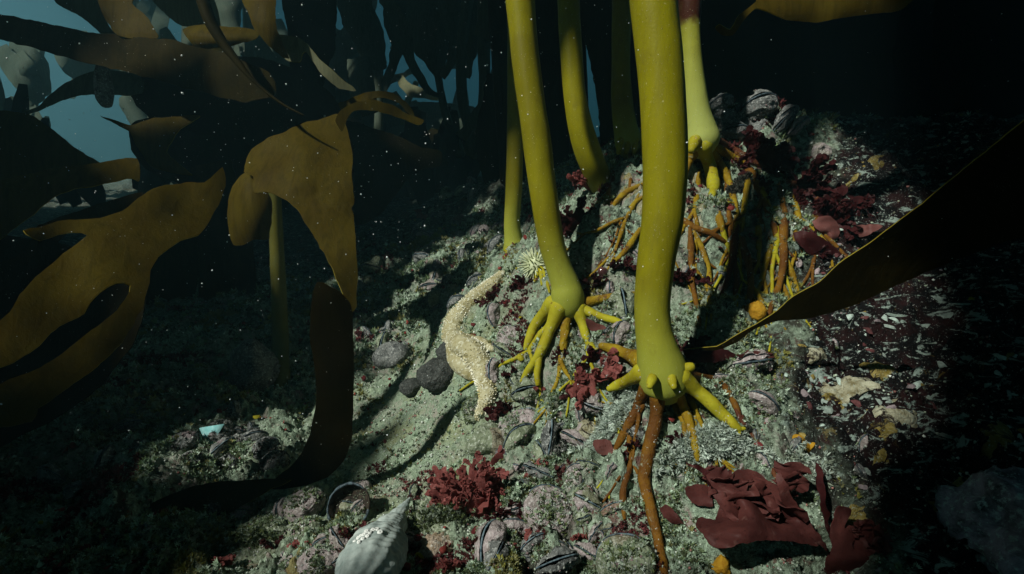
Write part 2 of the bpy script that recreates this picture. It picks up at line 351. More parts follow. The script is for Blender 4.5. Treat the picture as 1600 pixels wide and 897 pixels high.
M['sponge_w'] = m_sponge('pale_sponge', (0.17, 0.15, 0.08), (0.40, 0.40, 0.29))
M['rock'] = m_crust('dark_pebble', [(0.02, 0.022, 0.02), (0.055, 0.06, 0.055), (0.11, 0.12, 0.11), (0.05, 0.03, 0.03)], 90)
M['rock_pink'] = m_crust('pink_white_rock', [(0.05, 0.05, 0.05), (0.34, 0.28, 0.33), (0.46, 0.54, 0.50), (0.05, 0.04, 0.04)], 60)
M['star'] = m_crust('sea_star_skin', [(0.22, 0.19, 0.08), (0.39, 0.37, 0.23), (0.60, 0.61, 0.48), (0.24, 0.09, 0.012)], 45)
M['spine'] = m_plain('sea_star_spines', (0.40, 0.34, 0.12), (0.85, 0.86, 0.76), 60, 0.6, 0.3)
M['whelk'] = m_plain('whelk_shell', (0.20, 0.25, 0.235), (0.40, 0.46, 0.43), 75, 0.6, 0.3, 0.0012)
M['white'] = m_plain('white_calcite', (0.6, 0.63, 0.6), (0.8, 0.82, 0.78), 300)
M['anem'] = m_plain('anemone_pale', (0.40, 0.45, 0.26), (0.58, 0.62, 0.42), 200, 0.5, 0.3)
M['squirt'] = m_plain('sea_squirt', (0.07, 0.03, 0.03), (0.11, 0.05, 0.045), 60, 0.12, 3.0)
M['shard'] = m_plain('blue_shard', (0.20, 0.5, 0.5), (0.35, 0.65, 0.66), 200)
M['snow'] = m_plain('marine_snow', (0.6, 0.66, 0.66), (0.8, 0.85, 0.84), 100)

# ------------------------------------------------------------------ the seabed
CTRL = [(575,850,.36),(650,650,.60),(740,290,1.3),(1040,610,.365),(885,490,.465),(805,402,.70),(925,285,.57),(985,243,.66),(1100,240,.565),
 (1190,185,.70),(1400,280,.60),(1400,650,.36),(1580,800,.30),(1250,600,.40),(1250,480,.47),(1000,850,.33),(1150,850,.31),(850,800,.36),
 (850,650,.42),(760,620,.48),(700,540,.535),(780,440,.575),(650,800,.39),(650,700,.50),(600,620,.60),(620,550,.70),(650,450,.85),(700,380,1.0),
 (600,450,.90),(450,870,.36),(300,850,.38),(150,850,.38),(300,680,.50),(100,700,.50),(400,550,.70),(100,450,1.2),(300,330,2.6),(1500,500,.45),
 (1550,350,.55),(1300,215,.75),(1500,220,.70),(1000,450,.44),(960,340,.52),(1130,400,.475),(1200,320,.54),(1040,750,.345),(950,700,.38),
 (930,570,.415),(1120,560,.39),(1180,700,.355),(1300,800,.32),(720,480,.63),(880,360,.63),(1300,380,.52)]
cw = [P(*c) for c in CTRL]
cw += [np.array(p) for p in [(0,-.6,-.28),(-.7,-.3,-.28),(.7,-.2,-.16),(-1.5,.5,-.30),(-1.5,2.5,-.30),(0,2.6,-.16),(.3,1.2,.03),(.7,1.1,.05),(1.3,.5,.0),
 (1.6,2,.05),(0,6,-.2),(-5,6,-.3),(5,6,-.1),(-6,-3,-.3),(6,-3,-.2),(.25,2.2,-.05),(-.4,1.6,-.25)]]
cw = np.array(cw)
def tps(r2): return 0.5*r2*np.log(r2 + 1e-9)
_n = len(cw); _A = np.zeros((_n+3, _n+3))
_d2 = ((cw[:, None, :2]-cw[None, :, :2])**2).sum(-1)
_A[:_n, :_n] = tps(_d2) + np.eye(_n)*0.0025; _A[:_n, _n] = 1; _A[:_n, _n+1:] = cw[:, :2]; _A[_n:, :_n] = _A[:_n, _n:].T
_W = np.linalg.solve(_A, np.concatenate([cw[:, 2], [0, 0, 0]]))
def H0(x, y):
    x = np.asarray(x, float); y = np.asarray(y, float); sh = x.shape; x = x.ravel(); y = y.ravel(); out = np.empty(len(x))
    for i in range(0, len(x), 40000):
        a, b = x[i:i+40000], y[i:i+40000]
        r2 = (a[:, None]-cw[None, :, 0])**2 + (b[:, None]-cw[None, :, 1])**2
        out[i:i+40000] = tps(r2) @ _W[:_n] + _W[_n] + _W[_n+1]*a + _W[_n+2]*b
    out = np.where(np.hypot(x, y) > 7, -0.25, out)
    return np.clip(out, -0.34, 0.16).reshape(sh)
def soft(x, a, b): 
    t = np.clip((x-a)/(b-a), 0, 1); return t*t*(3-2*t)
SANDC = P(650, 680, .53)
PITS = [(*P(a, b, c)[:2], rad, dep) for a, b, c, rad, dep in [(925,722,.40,.018,.03),(890,705,.41,.014,.02),(1100,555,.40,.022,.03),(915,345,.57,.02,.03),(1010,430,.46,.018,.02),(1060,480,.43,.016,.02),
  (1130,300,.54,.022,.03),(1240,270,.6,.02,.02),(735,600,.50,.016,.02),(760,530,.53,.012,.015),(845,620,.43,.012,.015),(1200,590,.40,.02,.02),(1300,680,.37,.02,.012),(660,800,.385,.01,.01),(1150,880,.30,.015,.02),(1100,830,.31,.01,.012)]]
def sandy(x, y):
    return np.exp(-(((x-SANDC[0])/.115)**2 + ((y-SANDC[1])/.17)**2)**1.5)
def H(x, y):
    x = np.asarray(x, float); y = np.asarray(y, float)
    q = np.stack([x, y, np.zeros_like(x)], -1)
    k = 1 - 0.75*sandy(x, y)
    pit = 0
    for a, b, r_, dp in PITS: pit = pit + dp*np.exp(-((x-a)**2 + (y-b)**2)/r_**2)
    return H0(x, y) - pit + k*(0.015*fbm(q, 16, 2, 3) + 0.014*np.abs(vnoise(q, 42, 9)))
def ray(px, py):
    d = np.geomspace(0.14, 7, 260); u = (px-800)/800; v = (py-448.5)/800
    x, y, z = d*u, d*(CP-v*SP), -d*(SP+v*CP)
    g = z - H(x, y); i = np.where(g < 0)[0]
    if len(i) == 0 or i[0] == 0: return 3.0
    i = i[0]; f = g[i-1]/(g[i-1]-g[i]); return float(d[i-1] + (d[i]-d[i-1])*f)
def gp(px, py, up=0.0):
    "point of the seabed seen at that pixel, with its normal"
    d = ray(px, py); p = P(px, py, d); e = 0.006
    hx = (H(p[0]+e, p[1])-H(p[0]-e, p[1]))/(2*e); hy = (H(p[0], p[1]+e)-H(p[0], p[1]-e))/(2*e)
    n = unit([-hx, -hy, 1]); return p + n*up, n, d

az = np.concatenate([np.linspace(-180, -56, 40, endpoint=False), np.linspace(-56, 56, 700), np.linspace(56, 180, 42)[1:]])*math.pi/180
rr = np.concatenate([np.geomspace(0.02, 0.16, 14, endpoint=False), np.geomspace(0.16, 1.1, 440, endpoint=False), np.geomspace(1.1, 10.4, 56)])
A2, R2 = np.meshgrid(az, rr); X2, Y2 = R2*np.sin(A2), R2*np.cos(A2)
Z2 = H(X2, Y2); Q2 = np.stack([X2, Y2, Z2], -1); near = soft(R2, 2.5, 0.9)
k2 = 1 - 0.6*sandy(X2, Y2)
Z2 = Z2 + near*k2*(0.0050*fbm(Q2, 95, 2, 21) + 0.0052*np.abs(fbm(Q2, 170, 2, 31)) + 0.0018*vnoise(Q2, 560, 41))
GV = np.stack([X2, Y2, Z2], -1).reshape(-1, 3)
# material zones: bare dark rock on the right, sand in the channel, pink crust here and there
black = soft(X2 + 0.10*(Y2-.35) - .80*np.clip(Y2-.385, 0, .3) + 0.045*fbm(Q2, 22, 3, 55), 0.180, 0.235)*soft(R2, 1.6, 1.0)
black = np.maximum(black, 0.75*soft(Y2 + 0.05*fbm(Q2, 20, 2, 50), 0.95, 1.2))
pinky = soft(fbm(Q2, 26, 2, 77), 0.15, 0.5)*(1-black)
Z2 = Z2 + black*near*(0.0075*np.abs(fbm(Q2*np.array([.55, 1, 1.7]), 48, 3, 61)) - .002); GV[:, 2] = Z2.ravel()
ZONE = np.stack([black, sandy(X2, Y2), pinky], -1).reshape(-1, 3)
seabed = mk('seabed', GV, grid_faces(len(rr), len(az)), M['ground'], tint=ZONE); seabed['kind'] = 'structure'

# ------------------------------------------------------------------ kelp stipes and their holdfasts
def wpts(pts, depth=None):
    "list of (px, py, width px, depth) -> points and radii"
    c = np.array([P(p[0], p[1], p[3]) for p in pts]); r = np.array([p[2]*p[3]/1600 for p in pts]); return c, r
def root(parent, pts, mat, lift=0.55, start=None, end_fork=False, seed=0):
    fine = []
    for i in range(len(pts)-1):                                  # follow the bumps of the rock
        k = max(1, int(math.hypot(pts[i+1][0]-pts[i][0], pts[i+1][1]-pts[i][1])/13)) if not (start is not None and i == 0) else 1
        fine += [tuple(np.array(pts[i])*(1-f/k) + np.array(pts[i+1])*(f/k)) for f in range(k)]
    pts = catmull(np.array(fine + [pts[-1]], float), len(fine)+1); c, r = [], []
    for i, (x, y, wd) in enumerate(pts):
        p, n, d = gp(x, y); rad = wd*d/1600
        if start is not None and i == 0: d = start
        wd *= (0.84 - .10*i/len(pts)) if i else 1.0; rad = wd*d/1600
        c.append(P(x, y, d - rad*lift*1.6) if not (start is not None and i == 0) else P(x, y, d + rad*.7)); r.append(rad)
    if start is not None and len(c) > 2:                        # ease from the stipe's foot down to the rock
        c[1] = c[1]*0.8 + (c[0]+c[2])*0.1
    c = [q + (0.0013*np.array([vnoise(q, 60, 3), vnoise(q, 60, 4), vnoise(q, 60, 5)]) if 0 < i_ else 0) for i_, q in enumerate(c)]; r[-1] *= 0.65
    c = [c[0]] + [(c[q-1] + 2*c[q] + c[q+1])/4 for q in range(1, len(c)-1)] + [c[-1]]
    if start is not None: r[0] *= 1.3
    else: r[0] *= .45; r[1] *= .8
    V, F = tube(c, r, 12, max(16, len(pts)*5), .09 if start is not None else .2, seed + int(abs(c[-1][0])*1e4), 130)
    parts = [(V, F)]
    if end_fork:
        t = unit(c[-1]-c[-2]); side = unit(np.cross(t, CF))
        for s in (-1, 1): parts.append(tube([c[-1], c[-1] + t*r[-1]*1.0 + side*s*r[-1]*1.1], [r[-1]*0.75, r[-1]*0.5], 10, 6))
    V, F = join(parts)
    return mk('root', V - np.array(parent.location), F, mat, parent)
def stipe(label, pts, mat, foot=0.18, sleeve=None, group=None, sides=28):
    c, r = wpts(pts); base = c[-1]; up_ = unit(c[0]-c[1]); c = np.vstack([c[0] + up_*.25 + np.array([-.06, .03, .45]), c[0] + up_*.25, c]); r = np.concatenate([[r[0]*.8, r[0]*.95], r])   # the stipe goes on up out of view
    t = thing('kelp_plant', label, 'kelp', base, group)
    V, F = tube(c, r, sides, len(c)*14, 0.035, len(pts), 30)
    dist = np.linalg.norm(V-base, axis=1); tint = np.zeros((len(V), 3)); tint[:, 0] = soft(dist + 0.006*fbm(V, 60, 2), foot, 0.012)
    if sleeve is not None: tint[:, 1] = soft(V[:, 2] + 0.004*fbm(V, 130, 2), sleeve-0.004, sleeve+0.004)
    mk('stipe', V-base, F, mat, t, tint); return t
def knob(parent, x, y, wd, d, mat, dx=0, dy=6):
    a, b = P(x, y, d), P(x+dx, y+dy, d-wd*d/2400); r = wd*d/1600
    m_ = (a+b)/2; V, F = tube([a + (a-b)*1.2, a, m_, b], [r*1.3, r*1.1, r*.9, r*0.75], 14, 14, .1, int(x)); mk('root', V-np.array(parent.location), F, mat, parent)

main = stipe('thickest yellow kelp stipe nearest the camera, right of centre, on pale finger roots',
   [(1016,-90,74,.335),(1020,0,72,.338),(1029,80,71,.34),(1036,160,70,.342),(1039,260,68,.345),(1035,340,65,.347),(1025,410,59,.349),(1019,475,55,.351),(1021,515,57,.352),(1027,545,65,.353),(1034,575,77,.355),(1038,598,76,.358),(1039,608,56,.36)], M['stipe'], 0.085)
dm = .352
root(main, [(1004,582,24),(978,595,20),(952,608,19)], M['root_y'], 1.6, dm)
root(main, [(1006,565,26),(975,553,22),(940,540,22)], M['root_o'], .7, dm+.006)
knob(main, 1066, 577, 20, dm-.004, M['root_y'], 14, -4)
root(main, [(1062,588,30),(1090,613,27),(1125,645,25),(1156,672,22)], M['root_y'], 2.2, dm-.008, True)
knob(main, 1017, 598, 13, dm-.016, M['root_y'], -2, 6); knob(main, 1051, 598, 13, dm-.014, M['root_y'], 2, 7)
root(main, [(1014,600,20),(998,628,19),(980,668,18),(968,690,15),(957,708,11)], M['root_b'], .8, dm)
root(main, [(984,664,13),(986,705,12),(981,745,13),(974,775,15),(977,808,11)], M['root_b'], .8)
root(main, [(1030,604,24),(1023,650,24),(1012,705,25),(1005,750,24),(1014,785,22),(1024,825,21),(1030,865,20),(1038,896,24)], M['root_b'], .9, dm-.004)
root(main, [(1055,604,18),(1068,630,18),(1078,660,18),(1084,690,17),(1090,720,15)], M['root_o'], 1.3, dm-.006)
root(main, [(1072,588,16),(1105,590,17),(1130,598,15),(1146,625,13),(1158,650,13)], M['root_b'], .5, dm+.006)
root(main, [(1150,640,12),(1170,672,13),(1190,700,12),(1214,752,9)], M['root_d'], .6)
root(main, [(1160,650,10),(1176,690,9),(1180,730,8)], M['root_d'], .6)

s2 = stipe('tall yellow kelp stipe left of the thickest one, leaning, with splayed yellow roots',
   [(808,-90,47,.43),(813,0,46,.432),(822,100,43,.435),(836,200,44,.438),(849,300,43,.442),(861,375,41,.446),(872,415,40,.449),(882,443,45,.451),(886,462,52,.452),(887,478,50,.455),(886,486,36,.458)], M['stipe'], 0.09)
d2 = .450
root(s2, [(866,474,24),(842,494,22),(830,520,19),(820,546,14)], M['root_y'], 1.3, d2)
root(s2, [(874,480,24),(856,520,22),(840,560,17),(815,595,13)], M['root_y'], 1.5, d2-.006)
root(s2, [(846,545,16),(841,572,15),(840,600,13)], M['root_y'], 1.4)
root(s2, [(884,488,18),(881,525,17),(877,560,14),(874,590,11)], M['root_o'], .5, d2)
root(s2, [(903,482,22),(910,510,18),(920,538,17),(930,545,15)], M['root_y'], 1.2, d2-.004, True)
root(s2, [(905,474,16),(940,467,16),(992,459,15)], M['root_o'], .8, d2)
root(s2, [(905,480,14),(936,494,15),(968,502,14),(994,522,13)], M['root_y'], .8, d2)

s3 = stipe('slim olive kelp stipe standing behind the left yellow stipe beside the sea star',
   [(806,-90,30,.64),(806,0,28,.64),(806,100,26,.645),(805,200,26,.655),(803,290,26,.665),(800,345,25,.672),(802,372,29,.676),(804,388,36,.678),(805,398,30,.68)], M['stipe'], 0.10)
root(s3, [(815,390,12),(836,391,11),(846,412,12),(847,446,8)], M['root_y'], .9, .665)
root(s3, [(838,395,10),(846,420,12),(836,440,8)], M['root_y'], .9)
root(s3, [(842,410,8),(856,436,9),(858,458,7)], M['root_y'], .9)
root(s3, [(795,392,12),(788,405,9)], M['root_y'], .9, .665)

s4 = stipe('curved yellow kelp stipe behind, its foot tucked into dark red weed',
   [(884,-90,38,.53),(888,0,35,.53),(892,70,35,.53),(897,140,35,.533),(905,190,38,.537),(916,230,41,.545),(928,262,40,.556),(940,288,38,.575),(946,300,30,.59)], M['stipe'], 0.03)
s5 = stipe('dim olive kelp stipe on top of the mound behind the thickest stipe',
   [(968,-90,32,.61),(971,0,30,.61),(970,100,29,.615),(972,160,33,.622),(977,200,37,.628),(982,222,44,.632),(984,234,38,.636)], M['stipe'], 0.06)
for x in (968, 980, 992): knob(s5, x, 230, 9, .618, M['root_y'], -2, 9)
s6 = stipe('pale green kelp stipe right of the thickest one, topped by a brown sleeve',
   [(1073,-90,38,.52),(1077,0,36,.52),(1078,40,31,.522),(1081,90,30,.525),(1086,140,34,.53),(1090,175,39,.534),(1094,200,48,.538),(1097,218,54,.541),(1098,230,44,.545)], M['stipe_pale'], 0.12, P(1078, 36, .522)[2])
d6 = .535
knob(s6, 1083, 228, 15, d6-.012, M['root_y'], -3, 7)
root(s6, [(1098,226,23),(1104,246,23),(1112,270,24),(1116,292,24),(1114,308,21)], M['root_y'], 1.5, d6-.008)
root(s6, [(1088,230,18),(1074,256,14),(1062,292,12),(1060,330,11),(1068,360,9)], M['root_o'], .9, d6)
root(s6, [(1104,231,19),(1126,256,15),(1142,292,13),(1150,334,12),(1148,372,9)], M['root_o'], .9, d6)
root(s6, [(1108,227,18),(1140,240,15),(1168,262,14),(1190,296,13),(1204,330,10)], M['root_o'], .9, d6)
root(s6, [(1115,305,17),(1120,330,17),(1124,350,15),(1128,366,10)], M['root_o'], .8)
root(s6, [(1112,220,18),(1135,228,17),(1170,248,15),(1215,275,14),(1265,300,13),(1320,345,10)], M['root_d'], .9, d6)
root(s6, [(1150,240,15),(1180,280,16),(1196,318,14),(1212,362,13),(1214,376,10)], M['root_b'], .8)
root(s6, [(1218,292,16),(1223,330,17),(1224,380,16),(1223,425,15),(1214,458,13),(1203,484,11),(1200,505,9)], M['root_b'], 1.0)
root(s6, [(1222,440,10),(1230,462,11),(1236,478,9)], M['root_o'], .8)
root(s6, [(1228,400,10),(1238,430,10),(1246,455,9)], M['root_o'], .8)
root(s6, [(1232,308,13),(1246,340,13),(1260,368,11)], M['root_b'], .8)
root(s6, [(1230,382,11),(1258,392,10),(1284,402,7)], M['root_o'], .8)
root(s6, [(1208,376,12),(1198,402,13),(1192,430,11),(1184,452,10)], M['root_o'], .9)
root(s6, [(1160,372,15),(1170,410,14),(1174,445,12),(1168,480,10)], M['root_b'], 1.0)
root(s6, [(1174,445,10),(1188,468,11),(1195,492,9)], M['root_o'], .9)
root(s6, [(1152,352,13),(1146,400,13),(1136,440,11),(1124,470,8)], M['root_d'], .8)
root(s6, [(1148,400,11),(1152,440,10),(1146,470,7)], M['root_d'], .8)
root(s6, [(1060,335,14),(1082,356,14),(1110,363,12),(1136,380,9)], M['root_b'], 1.0)
root(s6, [(1078,356,12),(1078,395,12),(1079,432,10),(1086,470,10),(1094,510,8)], M['root_b'], .9)
root(s6, [(1084,362,12),(1102,400,12),(1110,430,11),(1106,466,8)], M['root_o'], .9)
root(s6, [(1082,415,9),(1098,438,9),(1108,462,8),(1112,500,6)], M['root_o'], .8)
root(s6, [(1104,410,10),(1120,420,8)], M['root_b'], .8)
root(s5, [(1004,288,13),(978,300,12),(962,318,11),(952,334,9)], M['root_o'], .9)
root(s5, [(1004,308,12),(990,318,11),(978,330,8)], M['root_o'], .9)
root(s5, [(1000,358,14),(984,386,12),(970,402,10),(954,412,8)], M['root_o'], .9)
root(s5, [(966,240,12),(958,280,10),(948,310,7)], M['root_d'], .8)
root(s5, [(984,240,11),(986,270,10),(984,300,7)], M['root_b'], .8)

def net(parent, x, y, wd, a, mat, seed, depth=3):
    rg = random.Random(seed); segs = []
    def walk(x, y, wd, a, lev):
        pts = [(x, y, wd)]
        for _ in range(rg.choice((2, 3))):
            a += rg.uniform(-.35, .35); L = rg.uniform(18, 30)
            for _k in range(3): x += math.sin(a)*L/3; y += math.cos(a)*L/3; wd *= .955; pts.append((x, y, wd))
        if lev == depth: pts = [(q[0], q[1], q[2]*min(1, .2+.28*i_)) for i_, q in enumerate(pts)]
        c, r = [], []
        for px, py, w_ in pts:
            q, n_, d = gp(px, py); rad = w_*d/1600; c.append(P(px, py, d - rad*1.9)); r.append(rad)
        dd_ = np.array(c); c = np.vstack([dd_[:1], (dd_[:-2] + dd_[1:-1]*2 + dd_[2:])/4, dd_[-1:]])
        segs.append(tube(c, r, 9, len(pts)*3, .25, seed, 130))
        if lev > 0:
            for s_ in (-1, 1): walk(x, y, wd*.92, a + s_*rg.uniform(.25, .6), lev-1)
    segs.clear(); walk(x, y, wd, a, depth); V, F = join(segs); return mk('root', V - np.array(parent.location), F, mat, parent)
for i, (x, y, wd, a, m, pr) in enumerate([(1092,260,11,.1,'root_o',s6),(1140,262,11,-.2,'root_b',s6),(1165,262,12,.2,'root_o',s6),(1200,280,12,0,'root_b',s6),(1240,300,11,.3,'root_o',s6),(1270,320,10,.2,'root_b',s6),
   (1180,330,10,-.1,'root_o',s6),(1120,330,10,.1,'root_y',s6),(1215,350,10,.2,'root_y',s6),(962,264,9,-.3,'root_b',s5),(1000,300,10,-.2,'root_o',s5)]):
    net(pr, x, y, wd, a, M[m], 300+i, 2)
for i, (x, y, wd, a, m, pr) in enumerate([(868,485,12,-.5,'root_y',s2),(890,492,11,.1,'root_o',s2),(908,486,11,.5,'root_y',s2),(1012,606,12,-.3,'root_b',main),(1044,612,12,.15,'root_o',main),(1070,600,12,.6,'root_o',main),(985,600,11,-.5,'root_y',main)]):
    net(pr, x, y, wd, a, M[m], 400+i, 2)

# ------------------------------------------------------------------ the near kelp blades on the left
fr = thing('kelp_plant', 'wide fingered kelp frond low at the left edge of the picture', 'kelp', P(330, 300, .44))
def child_sheet(parent, name, *a, **k):
    o = sheet(name, *a, **k); o.parent = parent; o.matrix_parent_inverse = Matrix.Translation(parent.location).inverted(); return o
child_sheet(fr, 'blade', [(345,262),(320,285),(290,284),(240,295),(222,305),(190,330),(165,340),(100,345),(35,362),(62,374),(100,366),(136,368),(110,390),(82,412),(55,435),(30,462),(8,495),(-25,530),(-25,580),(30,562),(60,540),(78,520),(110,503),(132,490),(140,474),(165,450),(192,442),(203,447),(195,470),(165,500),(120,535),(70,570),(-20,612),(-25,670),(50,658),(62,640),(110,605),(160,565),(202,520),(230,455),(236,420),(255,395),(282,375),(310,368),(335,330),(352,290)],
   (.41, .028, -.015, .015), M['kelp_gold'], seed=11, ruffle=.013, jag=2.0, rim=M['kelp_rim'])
child_sheet(fr, 'blade', [(-90,390),(60,372),(190,415),(228,465),(212,530),(150,610),(60,668),(-90,720)], (.465, .0, -.01, .01), M['kelp_shade_black'], seed=17)  # near-black blade added behind the fingers to shade the floor
child_sheet(fr, 'blade', [(-22,330),(-20,520),(-25,690),(-140,760),(-300,720),(-330,520),(-260,360),(-120,310)], (.38, .02, -.01, .01), M['kelp_olive'], seed=16)  # unseen blade added past the left edge to shade the floor
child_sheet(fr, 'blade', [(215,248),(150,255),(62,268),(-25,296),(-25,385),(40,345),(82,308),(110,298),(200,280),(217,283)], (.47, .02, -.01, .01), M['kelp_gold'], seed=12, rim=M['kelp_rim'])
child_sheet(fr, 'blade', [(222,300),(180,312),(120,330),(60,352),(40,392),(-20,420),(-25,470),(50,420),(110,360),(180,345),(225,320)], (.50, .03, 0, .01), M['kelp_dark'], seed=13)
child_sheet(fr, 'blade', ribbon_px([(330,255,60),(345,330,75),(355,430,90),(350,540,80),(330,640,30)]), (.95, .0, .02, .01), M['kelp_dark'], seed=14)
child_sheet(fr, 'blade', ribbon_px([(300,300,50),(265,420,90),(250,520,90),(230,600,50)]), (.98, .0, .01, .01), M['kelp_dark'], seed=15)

dr = thing('kelp_plant', 'golden brown kelp blade draped like a cloak over its own stipe', 'kelp', P(430, 600, .8))
child_sheet(dr, 'blade', [(394,234),(430,212),(470,197),(505,186),(528,181),(540,193),(546,215),(551,255),(552,318),(547,325),(553,345),(556,400),(558,455),(556,478),(546,488),(538,470),(524,430),(505,396),(482,356),(463,326),(448,312),(420,302),(396,300),(397,274),(380,271)], (.60, .0, -.03, .035), M['kelp_gold'], seed=21, jag=2.2, ruffle=.010, rim=M['kelp_rim'])
child_sheet(dr, 'blade', [(398,270),(382,272),(365,290),(357,318),(358,360),(366,381),(380,382),(395,376),(420,372),(425,330),(420,300)], (.63, .0, .0, .03), M['kelp_gold'], seed=22, rim=M['kelp_rim'])
child_sheet(dr, 'blade', [(524,190),(533,172),(552,162),(585,157),(615,165),(640,180),(663,188),(655,195),(630,186),(605,178),(575,173),(552,176),(540,190),(534,205)], (.61, .03, 0, .0), M['kelp_gold'], seed=23, rim=M['kelp_rim'], thick=.002)
child_sheet(dr, 'blade', ribbon_px([(532,168,14),(575,150,12),(610,150,10),(640,172,8),(648,186,4)]), (.65, .02, 0, 0), M['kelp_gold'], seed=24)
V, F = tube(*wpts([(428,250,18,.68),(430,330,20,.68),(434,420,22,.69),(438,520,24,.70),(440,600,26,ray(440, 600)-.01),(441,640,30,ray(441, 640)+.03)]), 16, 60, .03)
mk('stipe', V-np.array(dr.location), F, M['stipe_dim'], dr, np.zeros((len(V), 3)))
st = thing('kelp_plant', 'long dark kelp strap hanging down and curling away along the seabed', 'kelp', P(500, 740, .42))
child_sheet(st, 'blade', [(496,440),(530,455),(549,480),(553,560),(552,640),(549,690),(535,722),(512,745),(482,756),(452,762),(420,764),(426,752),(450,732),(470,708),(484,676),(493,640),(494,605),(490,560),(484,520),(487,470)], (.42, .0, .01, .02), M['kelp_shade_black'], seed=31, rim=M['kelp_rim'], jag=1.0)  # the strap's shade is put into its colour
child_sheet(st, 'blade', [(455,750),(425,764),(395,782),(352,803),(300,828),(262,842),(215,856),(190,850),(205,812),(240,785),(285,765),(330,754),(380,750),(420,748)], (.415, .0, .0, .01), M['kelp_dark'], seed=32, rim=M['kelp_rim'], jag=1.0)  # darker kelp colour stands in for shade on the curl

# the dark blade that crosses in from the right, and the one hanging in at the top
rb = thing('kelp_plant', 'pointed dark kelp blade crossing in from the right edge of the picture', 'kelp', P(1600, 250, .3))
child_sheet(rb, 'blade', [(1640,150),(1600,188),(1540,236),(1480,285),(1440,318),(1395,352),(1350,385),(1310,412),(1280,440),(1240,462),(1205,492),(1172,512),(1150,524),(1120,540),(1068,546),(1120,546),(1152,534),(1180,514),(1215,501),(1260,498),(1330,478),(1400,446),(1470,415),(1560,380),(1640,345)],
   (.308, -.008, .030, .0), M['kelp_dark'], seed=41, jag=.8, ruffle=.003, rim=M['kelp_rim'], thick=.0008)
tb = thing('kelp_plant', 'yellowish kelp blade with a wavy margin hanging in at the top right', 'kelp', P(1300, 0, .45))
child_sheet(tb, 'blade', [(1118,44),(1124,38),(1140,46),(1155,24),(1180,4),(1200,-20),(1440,-30),(1410,14),(1380,20),(1350,24),(1310,29),(1272,35),(1230,31),(1200,19),(1180,14),(1160,34),(1145,54),(1128,54)],
   (.45, .01, .0, .02), M['kelp_gold'], seed=42, jag=.8, ruffle=.014, rim=M['kelp_rim'])

# ------------------------------------------------------------------ the tangle of blades at the upper left
def loose(outline, dep, mat, label, seed, **k):
    t = thing('kelp_plant', label, 'kelp', P(*np.mean(outline, 0), dep[0]), 'kelp tangled at the upper left'); child_sheet(t, 'blade', outline, dep, M[mat], seed=seed, **k); return t
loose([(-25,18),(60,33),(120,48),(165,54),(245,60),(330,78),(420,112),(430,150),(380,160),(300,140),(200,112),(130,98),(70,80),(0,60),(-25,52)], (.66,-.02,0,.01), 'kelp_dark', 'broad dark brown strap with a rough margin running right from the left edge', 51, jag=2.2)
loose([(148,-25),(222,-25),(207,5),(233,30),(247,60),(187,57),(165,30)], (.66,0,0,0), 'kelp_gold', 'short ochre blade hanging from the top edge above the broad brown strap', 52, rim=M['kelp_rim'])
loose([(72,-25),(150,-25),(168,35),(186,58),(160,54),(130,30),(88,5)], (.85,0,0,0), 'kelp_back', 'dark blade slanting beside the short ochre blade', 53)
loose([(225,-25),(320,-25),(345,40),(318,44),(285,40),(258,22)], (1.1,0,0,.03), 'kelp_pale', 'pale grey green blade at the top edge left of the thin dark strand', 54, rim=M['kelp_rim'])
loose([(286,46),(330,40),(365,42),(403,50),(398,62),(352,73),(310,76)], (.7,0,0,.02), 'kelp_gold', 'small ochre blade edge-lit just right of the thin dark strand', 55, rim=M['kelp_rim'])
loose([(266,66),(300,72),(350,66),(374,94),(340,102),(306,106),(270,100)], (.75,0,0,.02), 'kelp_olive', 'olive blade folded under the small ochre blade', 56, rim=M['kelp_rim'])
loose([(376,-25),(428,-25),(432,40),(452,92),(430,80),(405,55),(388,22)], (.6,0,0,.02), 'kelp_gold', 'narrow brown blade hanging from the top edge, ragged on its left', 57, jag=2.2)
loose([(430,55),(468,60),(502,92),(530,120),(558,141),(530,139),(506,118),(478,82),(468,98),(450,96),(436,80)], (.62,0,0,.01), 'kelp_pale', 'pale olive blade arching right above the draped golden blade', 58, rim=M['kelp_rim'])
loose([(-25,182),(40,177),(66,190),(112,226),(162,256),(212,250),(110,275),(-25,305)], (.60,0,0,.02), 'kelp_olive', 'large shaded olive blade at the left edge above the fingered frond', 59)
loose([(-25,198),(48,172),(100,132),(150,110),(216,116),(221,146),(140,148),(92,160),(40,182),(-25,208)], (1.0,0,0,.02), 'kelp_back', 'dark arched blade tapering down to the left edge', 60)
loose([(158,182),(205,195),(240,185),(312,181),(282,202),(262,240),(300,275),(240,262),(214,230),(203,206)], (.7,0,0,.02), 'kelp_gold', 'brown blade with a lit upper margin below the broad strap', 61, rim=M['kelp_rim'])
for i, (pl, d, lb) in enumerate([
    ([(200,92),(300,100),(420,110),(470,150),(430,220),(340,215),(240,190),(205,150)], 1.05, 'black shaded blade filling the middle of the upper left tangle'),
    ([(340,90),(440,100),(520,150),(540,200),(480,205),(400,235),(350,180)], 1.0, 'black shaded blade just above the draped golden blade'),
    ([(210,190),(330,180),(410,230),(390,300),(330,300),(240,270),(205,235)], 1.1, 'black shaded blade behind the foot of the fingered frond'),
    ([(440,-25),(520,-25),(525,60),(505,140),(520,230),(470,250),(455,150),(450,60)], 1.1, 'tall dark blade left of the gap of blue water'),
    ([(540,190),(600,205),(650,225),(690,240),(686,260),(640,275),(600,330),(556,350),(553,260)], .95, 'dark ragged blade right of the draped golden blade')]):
    loose(pl, (d, 0, 0, .02), 'kelp_shade_black', lb, 70+i, jag=2.5)  # the near-black colour carries the shade on these blades
